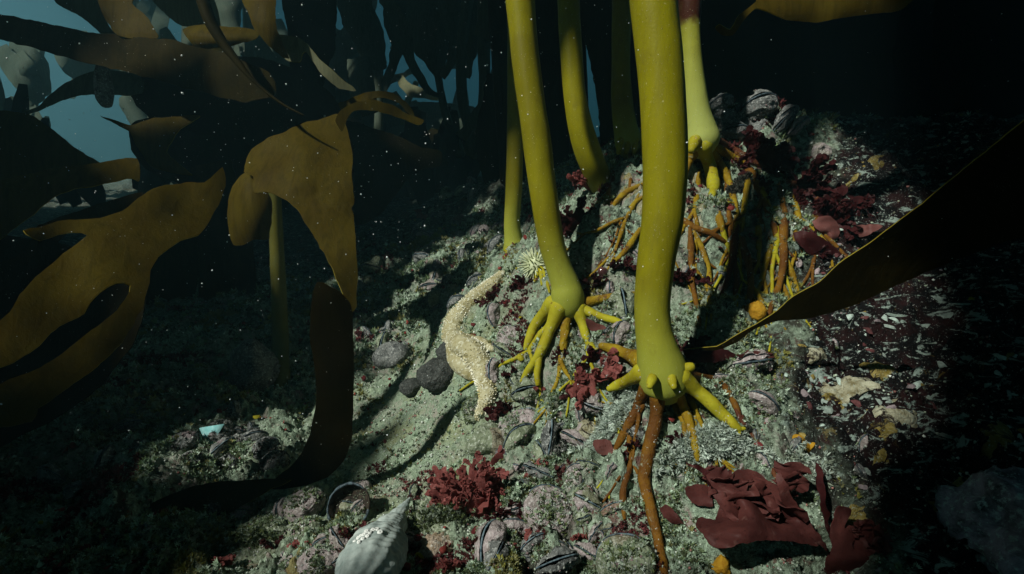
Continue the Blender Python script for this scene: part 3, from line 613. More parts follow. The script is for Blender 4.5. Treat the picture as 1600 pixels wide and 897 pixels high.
V, F = tube(*wpts([(308,-30,20,.58),(325,25,19,.58),(345,62,16,.58),(372,98,11,.58),(400,130,6,.58),(440,162,4,.58),(474,180,3,.58)]), 10, 60)
tag(mk('kelp_strand', V, F, M['kelp_dark']), 'thin dark strand slanting down to the draped golden blade', 'kelp strand')
V, F = tube(*wpts([(160,104,16,.7),(161,125,22,.7),(163,150,24,.7),(165,160,20,.7)]), 12, 20, .15, 4)
tag(mk('sponge', V, F, M['crust_grey']), 'stubby grey brown growth hanging under the broad brown strap', 'sponge')

# ------------------------------------------------------------------ kelp plants farther back
def far_plant(d, ribs, label, mat='kelp_back', group='kelp plants in the background', seed=0):
    t = thing('kelp_plant', label, 'kelp', P(ribs[0][0][0], ribs[0][0][1], d), group)
    for i, rb_ in enumerate(ribs):
        if i == 0:
            V, F = tube(*wpts([(x, y, max(wd, 4), d) for x, y, wd in rb_]), 10, 40, .04, seed)
            mk('stipe', V-np.array(t.location), F, M[mat], t)
        else:
            child_sheet(t, 'blade', ribbon_px(rb_), (d + 0.06*((i*37+seed*11) % 5-2), 0.03*((i % 3)-1), 0, .05*d), M[mat], seed=seed*10+i, ruffle=.02*d, rs=4, jag=2.0, thick=.003)
    return t
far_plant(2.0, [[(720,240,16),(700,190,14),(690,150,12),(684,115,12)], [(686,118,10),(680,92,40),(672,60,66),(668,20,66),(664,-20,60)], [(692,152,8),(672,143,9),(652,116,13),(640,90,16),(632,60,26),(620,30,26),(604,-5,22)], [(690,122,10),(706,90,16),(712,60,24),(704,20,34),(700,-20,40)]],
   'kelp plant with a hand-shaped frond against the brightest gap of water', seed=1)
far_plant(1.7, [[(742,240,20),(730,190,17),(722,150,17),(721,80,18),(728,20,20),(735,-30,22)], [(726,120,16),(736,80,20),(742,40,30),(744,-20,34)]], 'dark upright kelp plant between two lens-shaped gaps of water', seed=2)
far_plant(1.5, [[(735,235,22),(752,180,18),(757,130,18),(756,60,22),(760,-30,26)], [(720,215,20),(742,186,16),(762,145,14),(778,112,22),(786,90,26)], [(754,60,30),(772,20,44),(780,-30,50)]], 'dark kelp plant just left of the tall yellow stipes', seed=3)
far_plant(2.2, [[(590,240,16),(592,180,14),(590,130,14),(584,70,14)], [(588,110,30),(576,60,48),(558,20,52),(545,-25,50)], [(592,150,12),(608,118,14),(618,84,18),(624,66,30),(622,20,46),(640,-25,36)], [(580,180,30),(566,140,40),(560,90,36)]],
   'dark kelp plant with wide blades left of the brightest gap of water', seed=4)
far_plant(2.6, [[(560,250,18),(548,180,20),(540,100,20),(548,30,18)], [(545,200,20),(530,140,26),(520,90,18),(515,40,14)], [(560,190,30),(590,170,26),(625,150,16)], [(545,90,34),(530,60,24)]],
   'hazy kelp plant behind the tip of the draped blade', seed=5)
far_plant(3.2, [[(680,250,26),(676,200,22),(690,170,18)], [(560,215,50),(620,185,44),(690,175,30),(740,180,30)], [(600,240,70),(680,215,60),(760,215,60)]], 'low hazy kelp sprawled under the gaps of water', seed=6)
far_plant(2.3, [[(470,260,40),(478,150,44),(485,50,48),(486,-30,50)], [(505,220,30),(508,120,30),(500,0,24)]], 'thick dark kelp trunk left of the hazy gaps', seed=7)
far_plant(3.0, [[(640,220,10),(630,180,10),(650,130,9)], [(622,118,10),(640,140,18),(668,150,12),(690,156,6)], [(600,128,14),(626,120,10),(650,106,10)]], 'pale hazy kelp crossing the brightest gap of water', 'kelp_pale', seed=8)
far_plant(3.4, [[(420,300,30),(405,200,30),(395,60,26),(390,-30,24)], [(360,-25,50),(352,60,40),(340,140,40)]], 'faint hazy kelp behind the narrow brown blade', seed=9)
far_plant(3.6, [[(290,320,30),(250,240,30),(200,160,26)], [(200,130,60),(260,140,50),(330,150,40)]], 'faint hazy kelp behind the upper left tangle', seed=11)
far_plant(2.4, [[(548,330,10),(560,240,9),(566,190,8)], [(560,236,20),(585,215,18),(610,235,10)]], 'small hazy kelp sprig behind the draped blade', seed=12)
GAPS = [[(-20,-20),(85,-20),(95,12),(165,52),(120,44),(60,30),(-20,20)], [(75,182),(60,168),(160,150),(215,150),(215,185),(205,205),(203,250),(160,250),(110,205)], [(611,0),(686,0),(667,10),(650,15),(648,24),(635,22)],
 [(648,92),(662,97),(686,146),(677,140),(658,128)], [(687,118),(699,94),(711,125),(706,155),(694,163),(689,140)], [(729,102),(746,120),(745,140),(732,158)], [(764,48),(777,60),(786,64),(769,115),(759,103)], [(748,165),(759,138),(755,166)],
 [(600,90),(607,78),(623,90),(618,110),(613,133),(600,133),(605,110)], [(630,114),(650,122),(667,137),(690,160),(672,160),(651,145)], [(588,14),(600,24),(620,46),(618,57),(600,40)], [(517,0),(530,0),(534,20),(542,24),(538,36),(528,33)], [(612,208),(625,192),(627,203)]]
rk = random.Random(12)
def far_clump(d, label, mat, xr, yr, n, wr, seed):
    t = thing('kelp_plant', label, 'kelp', P((xr[0]+xr[1])/2, 260, d), 'hazy kelp plants far behind'); k = 0
    for _ in range(n*14):
        if k >= n: break
        x, y0, w_ = rk.uniform(*xr), rk.uniform(*yr), rk.uniform(*wr); L = rk.uniform(60, 170); dr_ = rk.uniform(-70, 70)
        rb_ = [(x, y0, w_*.4), (x+dr_*.3, y0-L*.35, w_), (x+dr_*.8, y0-L*.7, w_*.9), (x+dr_, y0-L, w_*.35)]
        o_ = ribbon_px(rb_, 14); hit = False
        for g in GAPS:
            g = np.array(g); gg = np.vstack([g, g.mean(0), (g+g.mean(0))/2])
            if in_poly(gg[:, 0], gg[:, 1], o_).any() or in_poly(o_[:, 0], o_[:, 1], g).any(): hit = True; break
        if hit: continue
        k += 1; child_sheet(t, 'blade', o_, (d + rk.uniform(-.3, .3), rk.uniform(-.05, .05), 0, .04*d), M[mat], seed=seed*30+k, ruffle=.02*d, rs=4, jag=2.0, thick=.004, step=14)
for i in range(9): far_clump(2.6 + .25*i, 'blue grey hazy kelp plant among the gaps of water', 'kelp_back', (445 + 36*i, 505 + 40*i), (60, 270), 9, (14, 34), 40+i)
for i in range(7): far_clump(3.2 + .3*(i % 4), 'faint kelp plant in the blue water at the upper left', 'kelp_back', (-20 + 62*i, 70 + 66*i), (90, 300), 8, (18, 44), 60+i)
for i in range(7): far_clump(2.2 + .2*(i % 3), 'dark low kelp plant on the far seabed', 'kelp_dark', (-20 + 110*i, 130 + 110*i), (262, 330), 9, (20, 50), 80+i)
# the dark stand behind the stipes and right-hand rock, its shade put into the colour
for i, (d, ribs, lb) in enumerate([
    (1.15, [[(800,330,30),(790,200,30),(780,60,30),(775,-30,30)], [(820,300,70),(830,150,90),(835,-30,110)], [(780,300,40),(775,220,60),(785,120,50)]], 'black kelp stand behind the tall yellow stipe'),
    (1.1, [[(900,300,30),(905,200,30),(900,60,30)], [(870,290,60),(860,150,80),(865,-30,90)], [(955,290,40),(962,180,50),(955,90,70),(945,-30,110)]], 'black kelp stand behind the curved yellow stipe'),
    (1.0, [[(1020,260,30),(1025,140,40),(1010,-30,40)], [(1060,260,60),(1050,120,80),(1040,-30,90)], [(990,240,50),(1000,100,60),(1005,-30,70)]], 'black kelp stand behind the thickest stipe'),
    (1.2, [[(1180,220,30),(1170,100,40),(1150,-30,40)], [(1130,220,80),(1120,100,110),(1130,-30,120)], [(1240,200,90),(1230,90,120),(1240,-30,140)]], 'black kelp stand behind the mussel clump'),
    (1.25, [[(1380,260,30),(1370,100,40),(1350,-30,40)], [(1340,260,100),(1330,120,120),(1340,-30,150)], [(1430,280,100),(1440,120,140),(1450,-30,150)]], 'black kelp stand at the upper right'),
    (1.1, [[(1540,280,30),(1550,100,40),(1560,-30,40)], [(1520,300,120),(1530,130,150),(1540,-30,160)], [(1620,300,100),(1620,120,140),(1625,-30,150)]], 'black kelp stand at the top right corner')]):
    far_plant(d, ribs, lb, 'kelp_shade_black', 'dark kelp stands behind the rock', 20+i)

# ------------------------------------------------------------------ shells
def scatter(protoV, protoF, p, scale, nrm, spin, tint):
    "many copies of one small shape as one mesh"
    n = len(p); z = nrm/np.linalg.norm(nrm, axis=1)[:, None]; x = np.cross(z, RNG.normal(size=(n, 3))); x /= np.linalg.norm(x, axis=1)[:, None]; y = np.cross(z, x)
    R = np.stack([x, y, z], 2); V = np.einsum('nij,kj->nki', R, protoV)*scale[:, None, None] + p[:, None]
    k = len(protoV); F = (protoF[None] + (np.arange(n)*k)[:, None, None]).reshape(-1, protoF.shape[1])
    return V.reshape(-1, 3), F, np.repeat(tint, k, 0)
def tuft_proto(nb, seed, lean=.5, wd=.16):
    rg = np.random.default_rng(seed); V, F = [], []
    for b in range(nb):
        a = rg.uniform(0, 6.28); l = rg.uniform(.2, 1)*lean; dv = np.array([math.cos(a)*l, math.sin(a)*l, 1]); dv /= np.linalg.norm(dv); s = np.cross(dv, rg.normal(size=3)); s /= np.linalg.norm(s)
        h = rg.uniform(.6, 1.1); b0 = np.array([math.cos(a), math.sin(a), 0])*.12; k = len(V); w_ = wd*rg.uniform(.7, 1.3)
        V += [b0 - s*w_*.4, b0 + s*w_*.4, b0 + dv*h*.6 - s*w_*.6, b0 + dv*h*.6 + s*w_*.6, b0 + dv*h + np.array([math.cos(a), math.sin(a), -.2])*.15]
        F += [[k, k+1, k+3], [k, k+3, k+2], [k+2, k+3, k+4]]
    return np.array(V), np.array(F)
OCT = (np.array([[1, 0, 0], [0, 1, 0], [-1, 0, 0], [0, -1, 0], [0, 0, .8], [0, 0, -.8]], float), np.array([[0, 1, 4], [1, 2, 4], [2, 3, 4], [3, 0, 4], [1, 0, 5], [2, 1, 5], [3, 2, 5], [0, 3, 5]]))
def palette(n, cols, wts):
    c = np.array(cols)[RNG.choice(len(cols), n, p=np.array(wts)/sum(wts))]; return c*RNG.uniform(.65, 1.3, (n, 1))
TUFT = tuft_proto(6, 1, .55, .2)
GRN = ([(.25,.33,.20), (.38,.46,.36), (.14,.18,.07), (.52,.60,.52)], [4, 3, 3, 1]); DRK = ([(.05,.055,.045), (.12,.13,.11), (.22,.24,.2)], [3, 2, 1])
def frame(z, ang):
    "axes with Z = z and X turned to that angle in the picture"
    z = unit(z); a = math.radians(ang); x = CR*math.cos(a) + CU*math.sin(a); x = unit(x - z*np.dot(x, z)); y = np.cross(z, x)
    m = Matrix.Identity(4)
    for i in range(3): m[i][0], m[i][1], m[i][2] = x[i], y[i], z[i]
    return m
def dome(nu, nv, f):
    u = np.linspace(0.0, 1.0, nu); a = np.linspace(0, 2*np.pi, nv, endpoint=False)
    U, A = np.meshgrid(u, a, indexing='ij'); return f(U, A).reshape(-1, 3), grid_faces(nu, nv, True)
def solid(V, F, nu, nv, t):
    "close a dome with an inner skin of thickness t"
    c = V.mean(0); inner = (V-c)*(1-t) + c; inner[:, 2] -= t*0.02
    a = np.arange(nv) + (nu-1)*nv; b = (np.arange(nv)+1) % nv + (nu-1)*nv; k = len(V)
    return np.vstack([V, inner]), np.vstack([F, F[:, ::-1]+k, np.stack([a, b, b+k, a+k], 1)])
def valve_mesh(L, Hh, T, side, seed, bumps=.06):
    "one mussel valve: rim up, beak down at the left end; L along x, Hh along z, bulging T to one side"
    def f(U, A):
        ox = np.cos(A)*L/2; oz = np.sin(A)*Hh/2*(1 + 0.22*np.cos(A) - 0.10*np.cos(2*A))
        r = U**0.75; x, z = ox*r, oz*r + 0.0
        y = side*(T*(1 - U**2.2)**0.75 + 0.0006)
        q = np.stack([x, y, z], -1)/L
        w = fbm(q*1.0, 5.5, 3, seed)*1.5*bumps*L*(0.35+U*(1-U)*2.6); rings = np.cos(U*30 + 3*vnoise(q, 3, seed))*0.0028*L*(U > .25)
        return np.stack([x, y + side*(w + rings), z + 0.25*w], -1)
    V, F = dome(15, 30, f); 
    if side > 0: F = F[:, ::-1]
    return V, F
def lip_mesh(L, Hh, seed, wd=0.05):
    a = np.linspace(-0.55, math.pi+0.55, 44); s = 1 + 0.012*vnoise(np.stack([a, a*0, a*0], -1), 3, seed)
    p = np.stack([np.cos(a)*L/2*s, 0*a, np.sin(a)*Hh/2*(1 + 0.22*np.cos(a) - 0.10*np.cos(2*a))*s], -1)
    r = L*wd*0.5*np.clip(np.sin((a+0.55)/(math.pi+1.1)*math.pi)*1.8, 0.15, 1)
    V, F = tube(p, r, 8, 60, 0.25, seed, 160); V[:, 1] *= 0.8; return V, F
PROTO = {}; SHELLS = []
def proto_mussel(k):
    "shared mesh data of one mussel shape, 5 cm long"
    if k in PROTO: return PROTO[k]
    L, Hh, T = .05, (.030, .027, .033, .024)[k % 4], (.009, .0075, .010, .007)[k % 4]
    out = []
    for nm, (V, F) in (('valve', valve_mesh(L, Hh, T, 1, 10*k+1)), ('valve', valve_mesh(L, Hh, T, -1, 10*k+2)), ('lip', lip_mesh(L*.975, Hh*.975, 10*k+3, .045))):
        if nm == 'valve':
            s = 1 if len(out) == 0 else -1; ang = s*math.radians(7); z0 = -Hh*.45
            y, z = V[:, 1].copy(), V[:, 2]-z0; V[:, 1] = y*math.cos(ang) + z*math.sin(ang)*0.55; V[:, 2] = z0 + z*math.cos(ang)
        o = mk(nm, V, F, M['crust_grey'] if nm == 'valve' else M['lip']); PROTO.setdefault('me', []).append(o.data)
        out.append((nm, o.data)); bpy.data.objects.remove(o)
    PROTO[k] = out; return out
MATC = {}
def remat(me, mats):
    key = (me.name,) + tuple(m.name for m in mats)
    if key not in MATC:
        c = me.copy(); c.materials.clear()
        for m in mats: c.materials.append(m)
        MATC[key] = c
    return MATC[key]
def mussel(x, y, px, ang, label, k=0, crust='crust_grey', lip='lip', lean=0.45, sink=0.22, group=None, cat='mussel', roll=0.0):
    p, n, d = gp(x, y); L = px*d/800; s = L/.05
    z = unit(n*(1-lean) + np.array([0, -CP, SP])*lean*0.8 + CR*roll)
    t = thing('mussel', label, cat, p + z*L*0.30*(1-2*sink), group); SHELLS.append((t, px, y, crust))
    hs = hash((round(x), round(y))) % 97/97; m = frame(z, ang); t.rotation_euler = m.to_euler(); t.scale = (s, s*(.85 + .5*hs), s*(.82 + .4*((hs*7) % 1)))
    for nm, me in proto_mussel(k):
        o = bpy.data.objects.new(nm, remat(me, [M[crust] if nm == 'valve' else M[lip]])); link(o, t)
    return t
def proto_cockle(k):
    key = ('c', k)
    if key in PROTO: return PROTO[key]
    asp = (.86, .95, .78)[k % 3]; hgt = (.42, .36, .5)[k % 3]
    def f(U, A):
        r = U**.8; x = np.cos(A)*.5*r*(1+.08*np.cos(A)); y = np.sin(A)*.5*asp*r; q = np.stack([x, y, U*0], -1)
        z = hgt*(np.sqrt(np.maximum(0, 1-U**2.3)))*(.9 - .25*np.sin(A)*U) + .10*fbm(q, 4, 3, 90+k)*(1-U*.6) + .016*np.cos(U*40+2.5*vnoise(q, 4, k))
        return np.stack([x*(1+.05*fbm(q, 4, 2, k+5)), y, z], -1)
    V, F = dome(20, 44, f); V, F = solid(V, F, 20, 44, .05)
    a = mk('valve', V, F, M['crust_pink']); an = np.linspace(.1, 2*math.pi-.1, 60)
    p = np.stack([np.cos(an)*.505*(1+.08*np.cos(an)), np.sin(an)*.505*asp, 0*an+.005], -1)
    V, F = tube(p, np.full(60, .018), 8, 80, .3, k, 9); b = mk('lip', V, F, M['lip'])
    PROTO[key] = [('valve', a.data), ('lip', b.data)]; bpy.data.objects.remove(a); bpy.data.objects.remove(b); return PROTO[key]
def cockle(x, y, px, ang, label, k=0, crust='crust_pink', lip='lip', face=0.5, lift=0.0, cat='clam', group=None, flat=1.0):
    p, n, d = gp(x, y); s = px*d/800; z = unit(n*(1-face) - CF*face)
    t = thing('clam', label, cat, p + z*s*lift, group); SHELLS.append((t, px, y, crust)); t.rotation_euler = frame(z, ang).to_euler(); t.scale = (s, s, s*flat)
    for nm, me in proto_cockle(k): link(bpy.data.objects.new(nm, remat(me, [M[crust] if nm == 'valve' else M[lip]])), t)
    return t

def encrust(t, n, tuft, cols, wts, size=.0026, green=None):
    "turf and grit growing on a shell, as one part of it"
    R_ = np.array(t.rotation_euler.to_matrix()); s = t.scale[0]; vs = []
    for ch in t.children:
        if ch.name.startswith('valve'):
            v = np.empty(len(ch.data.vertices)*3, np.float32); ch.data.vertices.foreach_get('co', v); v = v.reshape(-1, 3); nn = np.empty(len(v)*3, np.float32); ch.data.vertices.foreach_get('normal', nn); nn = nn.reshape(-1, 3)
            wn = nn @ R_.T; ok = (wn[:, 2] > .05) | (wn[:, 1] < -.3); vs.append((v[ok], nn[ok]))
    v = np.vstack([q[0] for q in vs]); nn = np.vstack([q[1] for q in vs])
    w_ = soft(fbm(v/max(1e-6, np.ptp(v[:, 0])), 3, 2, int(t.location[0]*9999)), -.5, .35); w_ = np.maximum(w_, .02); idx = RNG.choice(len(v), n, p=w_/w_.sum())
    j = RNG.normal(size=(n, 3))*.02*np.ptp(v[:, 0]); p = v[idx] + j - nn[idx]*np.sum(j*nn[idx], 1)[:, None]
    V, F, T = scatter(*tuft, p, size/s*RNG.uniform(.5, 1.4, n), nn[idx] + RNG.normal(size=(n, 3))*.5, 0, palette(n, cols, wts))
    k = n//2; i2 = RNG.choice(len(v), k); j = RNG.normal(size=(k, 3))*.02*np.ptp(v[:, 0])
    V2, F2, T2 = scatter(*OCT, v[i2] + j - nn[i2]*np.sum(j*nn[i2], 1)[:, None], .0008/s*RNG.uniform(.5, 1.6, k), nn[i2], 0, palette(k, [(.4,.43,.38), (.28,.2,.2), (.6,.62,.58)], [3, 2, 1]))
    V, F, T = join([(V, F, T), (V2, F2, T2)]); o = mk('turf', V, F, M['tint'], t, T, smooth=False); o['kind'] = 'stuff'
cockle(556, 772, 50, 20, 'pink crusted clam at the top of the shell heap, on the edge of the sand', 0, 'crust_pink', face=.45)
cockle(402, 858, 104, 10, 'largest rounded clam at the lower left, furred with green turf', 1, 'crust_green', face=.35)
cockle(497, 884, 74, 20, 'clam half cut by the bottom edge left of the whelk', 2, 'crust_pink', face=.4)
cockle(474, 792, 66, 40, 'lumpy clam under the curl of the dark kelp strap', 2, 'crust_pink', face=.35)
cockle(472, 838, 62, 30, 'clam spotted with red weed, left of the dark open shell', 0, 'crust_green', face=.4)
cockle(690, 812, 104, 15, 'broad green furred clam right of the whelk tip', 1, 'crust_green', 'lip_blue', face=.35)
cockle(855, 800, 84, -20, 'round banded clam right of the red bush', 1, 'crust_pink', face=.6)
cockle(745, 640, 50, 0, 'small clam under the lower sea star arm', 0, 'crust_green')
cockle(815, 668, 70, 25, 'clam right of the lower sea star arm with a pale rim', 2, 'crust_pink', 'lip_blue', face=.4)
cockle(795, 527, 44, -5, 'pale oval clam beside the bend of the sea star', 0, 'crust_pink', 'lip', face=.5, flat=.7)
cockle(1280, 240, 36, 30, 'pink clam at the right end of the mussel clump', 1, 'crust_pink', face=.6)
cockle(430, 722, 44, 10, 'ridged pale clam in the dark behind the kelp strap', 2, 'crust_grey', face=.7)
cockle(975, 880, 96, 0, 'grey green domed clam at the bottom edge under the longest root', 0, 'crust_green', face=.3)
# the round open shell, seen into its dark hollow
def open_valve(x, y, px, label):
    p, n, d = gp(x, y); s = px*d/800
    t = thing('empty_shell', label, 'shell', p + n*s*.22); t.rotation_euler = frame(unit(n*.25 - CF*.7 - CR*.12), 30).to_euler(); t.scale = (s, s, s)
    def f(U, A):
        q = np.stack([np.cos(A)*U, np.sin(A)*U, U*0], -1)
        return np.stack([np.cos(A)*.5*U**.8, np.sin(A)*.46*U**.8, -.32*np.sqrt(np.maximum(0, 1-U**2)) + .05*fbm(q, 3, 3, 8)*(1-U)], -1)
    V, F = dome(16, 40, f); V, F = solid(V, F, 16, 40, .06); mk('valve', V, F, M['dark_in'], t)
    an = np.linspace(0.4, 5.6, 60); V, F = tube(np.stack([np.cos(an)*.5, np.sin(an)*.46, 0*an], -1), np.full(60, .028), 8, 80, .7, 3, 9); mk('rim', V, F, M['lip'], t)
    pts = []
    for i in range(90):
        a, r = random.uniform(0, 6.28), math.sqrt(random.random())*.42; pts.append((a, r))
    V, F = join([tube([[math.cos(a)*r, math.sin(a)*r, -.32*math.sqrt(1-min(.98, (r/.5)**2))-.01], [math.cos(a)*r, math.sin(a)*r, -.32*math.sqrt(1-min(.98, (r/.5)**2))+.03]], [.016, .008], 6, 3) for a, r in pts])
    g = mk('grit', V, F, M['crust_green'], t); g['kind'] = 'stuff'; return t
open_valve(548, 806, 72, 'round open shell showing a dark hollow and a blue grey rim, left of the whelk')

MUS = [(533, 846, 50, 128, 'thin shell on edge touching the left flank of the whelk', 3, 'crust_pink', 'lip'),
 (775, 858, 76, 105, 'upright mussel with a curved blue rim at the bottom under the red bush', 2, 'crust_pink', 'lip_blue'),
 (835, 852, 50, 40, 'small mussel with a red weed tuft and a pale blue lip near the bottom', 3, 'crust_grey', 'lip_blue'),
 (868, 882, 74, 22, 'blue lipped mussel cut by the bottom edge, right of the red tufts', 1, 'crust_grey', 'lip_blue'),
 (775, 582, 44, 100, 'mussel with a bright blue lip against the lower sea star arm', 3, 'crust_pink', 'lip_blue'),
 (790, 548, 44, 150, 'dark lipped mussel beneath the pale oval clam', 1, 'crust_green', 'lip'),
 (778, 494, 40, 110, 'pinkish mussel above the bend of the sea star', 2, 'crust_pink', 'lip_blue'),
 (818, 690, 62, 30, 'long crusted mussel below the red tufts, right of the sand', 0, 'crust_green', 'lip'),
 (856, 688, 62, 80, 'tall narrow mussel standing on edge under the left splayed roots', 3, 'crust_grey', 'lip_blue'),
 (897, 688, 50, 150, 'mussel leaning over the dark hollow below the roots', 0, 'crust_pink', 'lip'),
 (926, 628, 50, 160, 'gaping mussel with a white dotted blue lip between the two root fans', 1, 'crust_pink', 'mantle'),
 (1168, 566, 72, 8, 'long pale mussel right of the thickest stipe foot', 3, 'crust_pink', 'lip'),
 (1184, 634, 62, 140, 'pink mussel beside the forked yellow root tip', 0, 'crust_pink', 'lip'),
 (1124, 172, 48, 20, 'leftmost black mussel of the clump on the mound', 2, 'crust_grey', 'lip'),
 (1156, 152, 44, 115, 'mussel wedged upright in the clump on the mound', 3, 'crust_grey', 'lip'),
 (1196, 150, 84, 8, 'long mussel lying across the top of the clump', 0, 'crust_grey', 'lip'),
 (1180, 178, 66, 12, 'black mussel in the heart of the clump on the mound', 2, 'crust_grey', 'lip'),
 (1204, 138, 40, 60, 'mussel sticking up at the crest of the clump', 3, 'crust_grey', 'lip'),
 (1222, 186, 52, 35, 'grey mussel leaning on the right of the clump', 1, 'crust_grey', 'lip'),
 (1242, 202, 48, 42, 'white streaked gaping mussel at the lower right of the clump', 3, 'crust_pink', 'lip_blue'),
 (1258, 178, 36, 70, 'small mussel behind the white streaked one', 1, 'crust_grey', 'lip'),
 (1145, 212, 46, 5, 'mussel just right of the foot of the pale green stipe', 1, 'crust_grey', 'lip')]
for i, (x, y, px, ang, lb, k, cr, lp) in enumerate(MUS):
    mussel(x, y, px, ang, lb, k, cr, lp, lean=.35 if y > 300 else .25, sink=.2)
rs = random.Random(5)
ORD = 'first second third fourth fifth sixth seventh eighth ninth tenth eleventh twelfth thirteenth fourteenth fifteenth sixteenth seventeenth eighteenth nineteenth twentieth'.split()
def lots(n, box, size, label, group, crusts, avoid=None, place=None):
    made = []
    k = 0
    for _ in range(n*6):
        if k >= n: break
        x, y = rs.uniform(box[0], box[2]), rs.uniform(box[1], box[3])
        if avoid and avoid(x, y): continue
        q_, _n1, _d1 = gp(x, y)
        if sandy(q_[0], q_[1]) > .45 and y < 770: continue
        k += 1
        c_ = rs.choice(crusts); col = {'crust_grey': 'grey', 'crust_green': 'green furred', 'crust_pink': 'pink crusted'}[c_]
        if rs.random() < .62: t, kd = mussel(x, y, rs.uniform(*size), rs.uniform(0, 180), label, rs.randrange(4), c_, rs.choice(['lip', 'lip', 'lip_blue']), lean=rs.uniform(.1, .5), sink=rs.uniform(.25, .45), group=group, roll=rs.uniform(-.4, .4), cat='shell'), 'mussel'
        else: t, kd = cockle(x, y, rs.uniform(*size)*.75, rs.uniform(0, 180), label, rs.randrange(3), c_, 'lip', face=rs.uniform(.1, .5), group=group, cat='shell', lift=-.08), 'clam'
        made.append((x, col + ' ' + kd, t))
    if place:
        for kd in sorted({m[1] for m in made}):
            row = sorted([m for m in made if m[1] == kd], key=lambda m: m[0])
            for i, m in enumerate(row): m[2]['label'] = f'{kd} {place}, {ORD[min(i, 19)]} of them from left' if len(row) > 1 else f'only {kd} {place}'
lots(40, (760, 480, 1000, 880), (28, 60), 'crusted shell packed on the slope', 'shells packed on the slope', ['crust_green', 'crust_pink', 'crust_pink', 'crust_grey'], place='packed on the slope')
lots(16, (1060, 560, 1240, 760), (22, 44), 'crusted shell right of the thickest stipe', 'shells right of the thickest stipe', ['crust_green', 'crust_pink', 'crust_grey'], place='right of the thickest stipe')
lots(9, (1112, 130, 1265, 215), (38, 66), 'black mussel in the clump', 'mussels clumped on the mound', ['crust_grey'], place='in the clump on top of the mound')
lots(44, (655, 285, 800, 480), (22, 40), 'crusted shell in the dim bank behind the sea star', 'shells in the bank behind the sea star', ['crust_grey', 'crust_green', 'crust_pink'], lambda x, y: x > 760 and y > 400 or x < 640+(480-y)*.1, place='in the bank behind the sea star')
lots(14, (560, 400, 690, 560), (26, 46), 'dark crusted shell between the draped blade and the sea star', 'shells in the dark left of the sea star', ['crust_grey', 'crust_green'], place='in the dark left of the sea star')
lots(18, (200, 620, 420, 730), (28, 60), 'shaded shell in the dark under the fingered frond', 'shells in the dark at the lower left', ['crust_grey'])
lots(8, (60, 700, 420, 890), (30, 60), 'black shaded shell at the bottom left', 'shells at the bottom left', ['crust_grey'])
lots(26, (350, 770, 700, 895), (22, 46), 'small crusted shell in the heap round the whelk', 'small shells round the whelk', ['crust_green', 'crust_pink'], place='in the heap round the whelk')
lots(22, (770, 600, 960, 860), (22, 40), 'small crusted shell on the slope below the roots', 'small shells below the roots', ['crust_green', 'crust_pink', 'crust_grey'], place='on the slope below the roots')
lots(14, (905, 390, 1010, 560), (16, 30), 'small shell between the stipes', 'small shells between the stipes', ['crust_grey', 'crust_pink'], place='between the two yellow stipes')
lots(16, (1060, 260, 1330, 480), (12, 26), 'tiny shell caught among the brown roots', 'tiny shells among the brown roots', ['crust_pink', 'crust_grey'], place='among the brown roots')
lots(14, (1100, 520, 1500, 800), (16, 34), 'small shell on the black rock at the right', 'small shells on the black rock', ['crust_grey', 'crust_pink'], place='on the black rock')

for t, px, y, cr in SHELLS:
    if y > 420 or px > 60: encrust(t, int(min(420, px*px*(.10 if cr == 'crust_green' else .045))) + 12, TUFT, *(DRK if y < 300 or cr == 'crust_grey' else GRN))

# limpet at the lower centre
p, n, d = gp(676, 866); s = 74*d/800
t = thing('limpet', 'rusty ribbed limpet with yellow growth at the bottom, right of the whelk', 'limpet', p); t.rotation_euler = frame(unit(n*.6-CF*.4), 60).to_euler(); t.scale = (s, s, s)
def f(U, A):
    rb_ = 1 + .05*np.cos(A*16)*U
    return np.stack([np.cos(A)*.5*U*rb_, np.sin(A)*.42*U*rb_, .36*(1-U**1.3) + .012*np.cos(A*16)*U + .02*fbm(np.stack([U*np.cos(A), U*np.sin(A), 0*U], -1), 4, 2, 6)], -1)
V, F = dome(16, 64, f); V, F = solid(V, F, 16, 64, .05); mk('shell', V, F, M['crust_rust'], t)

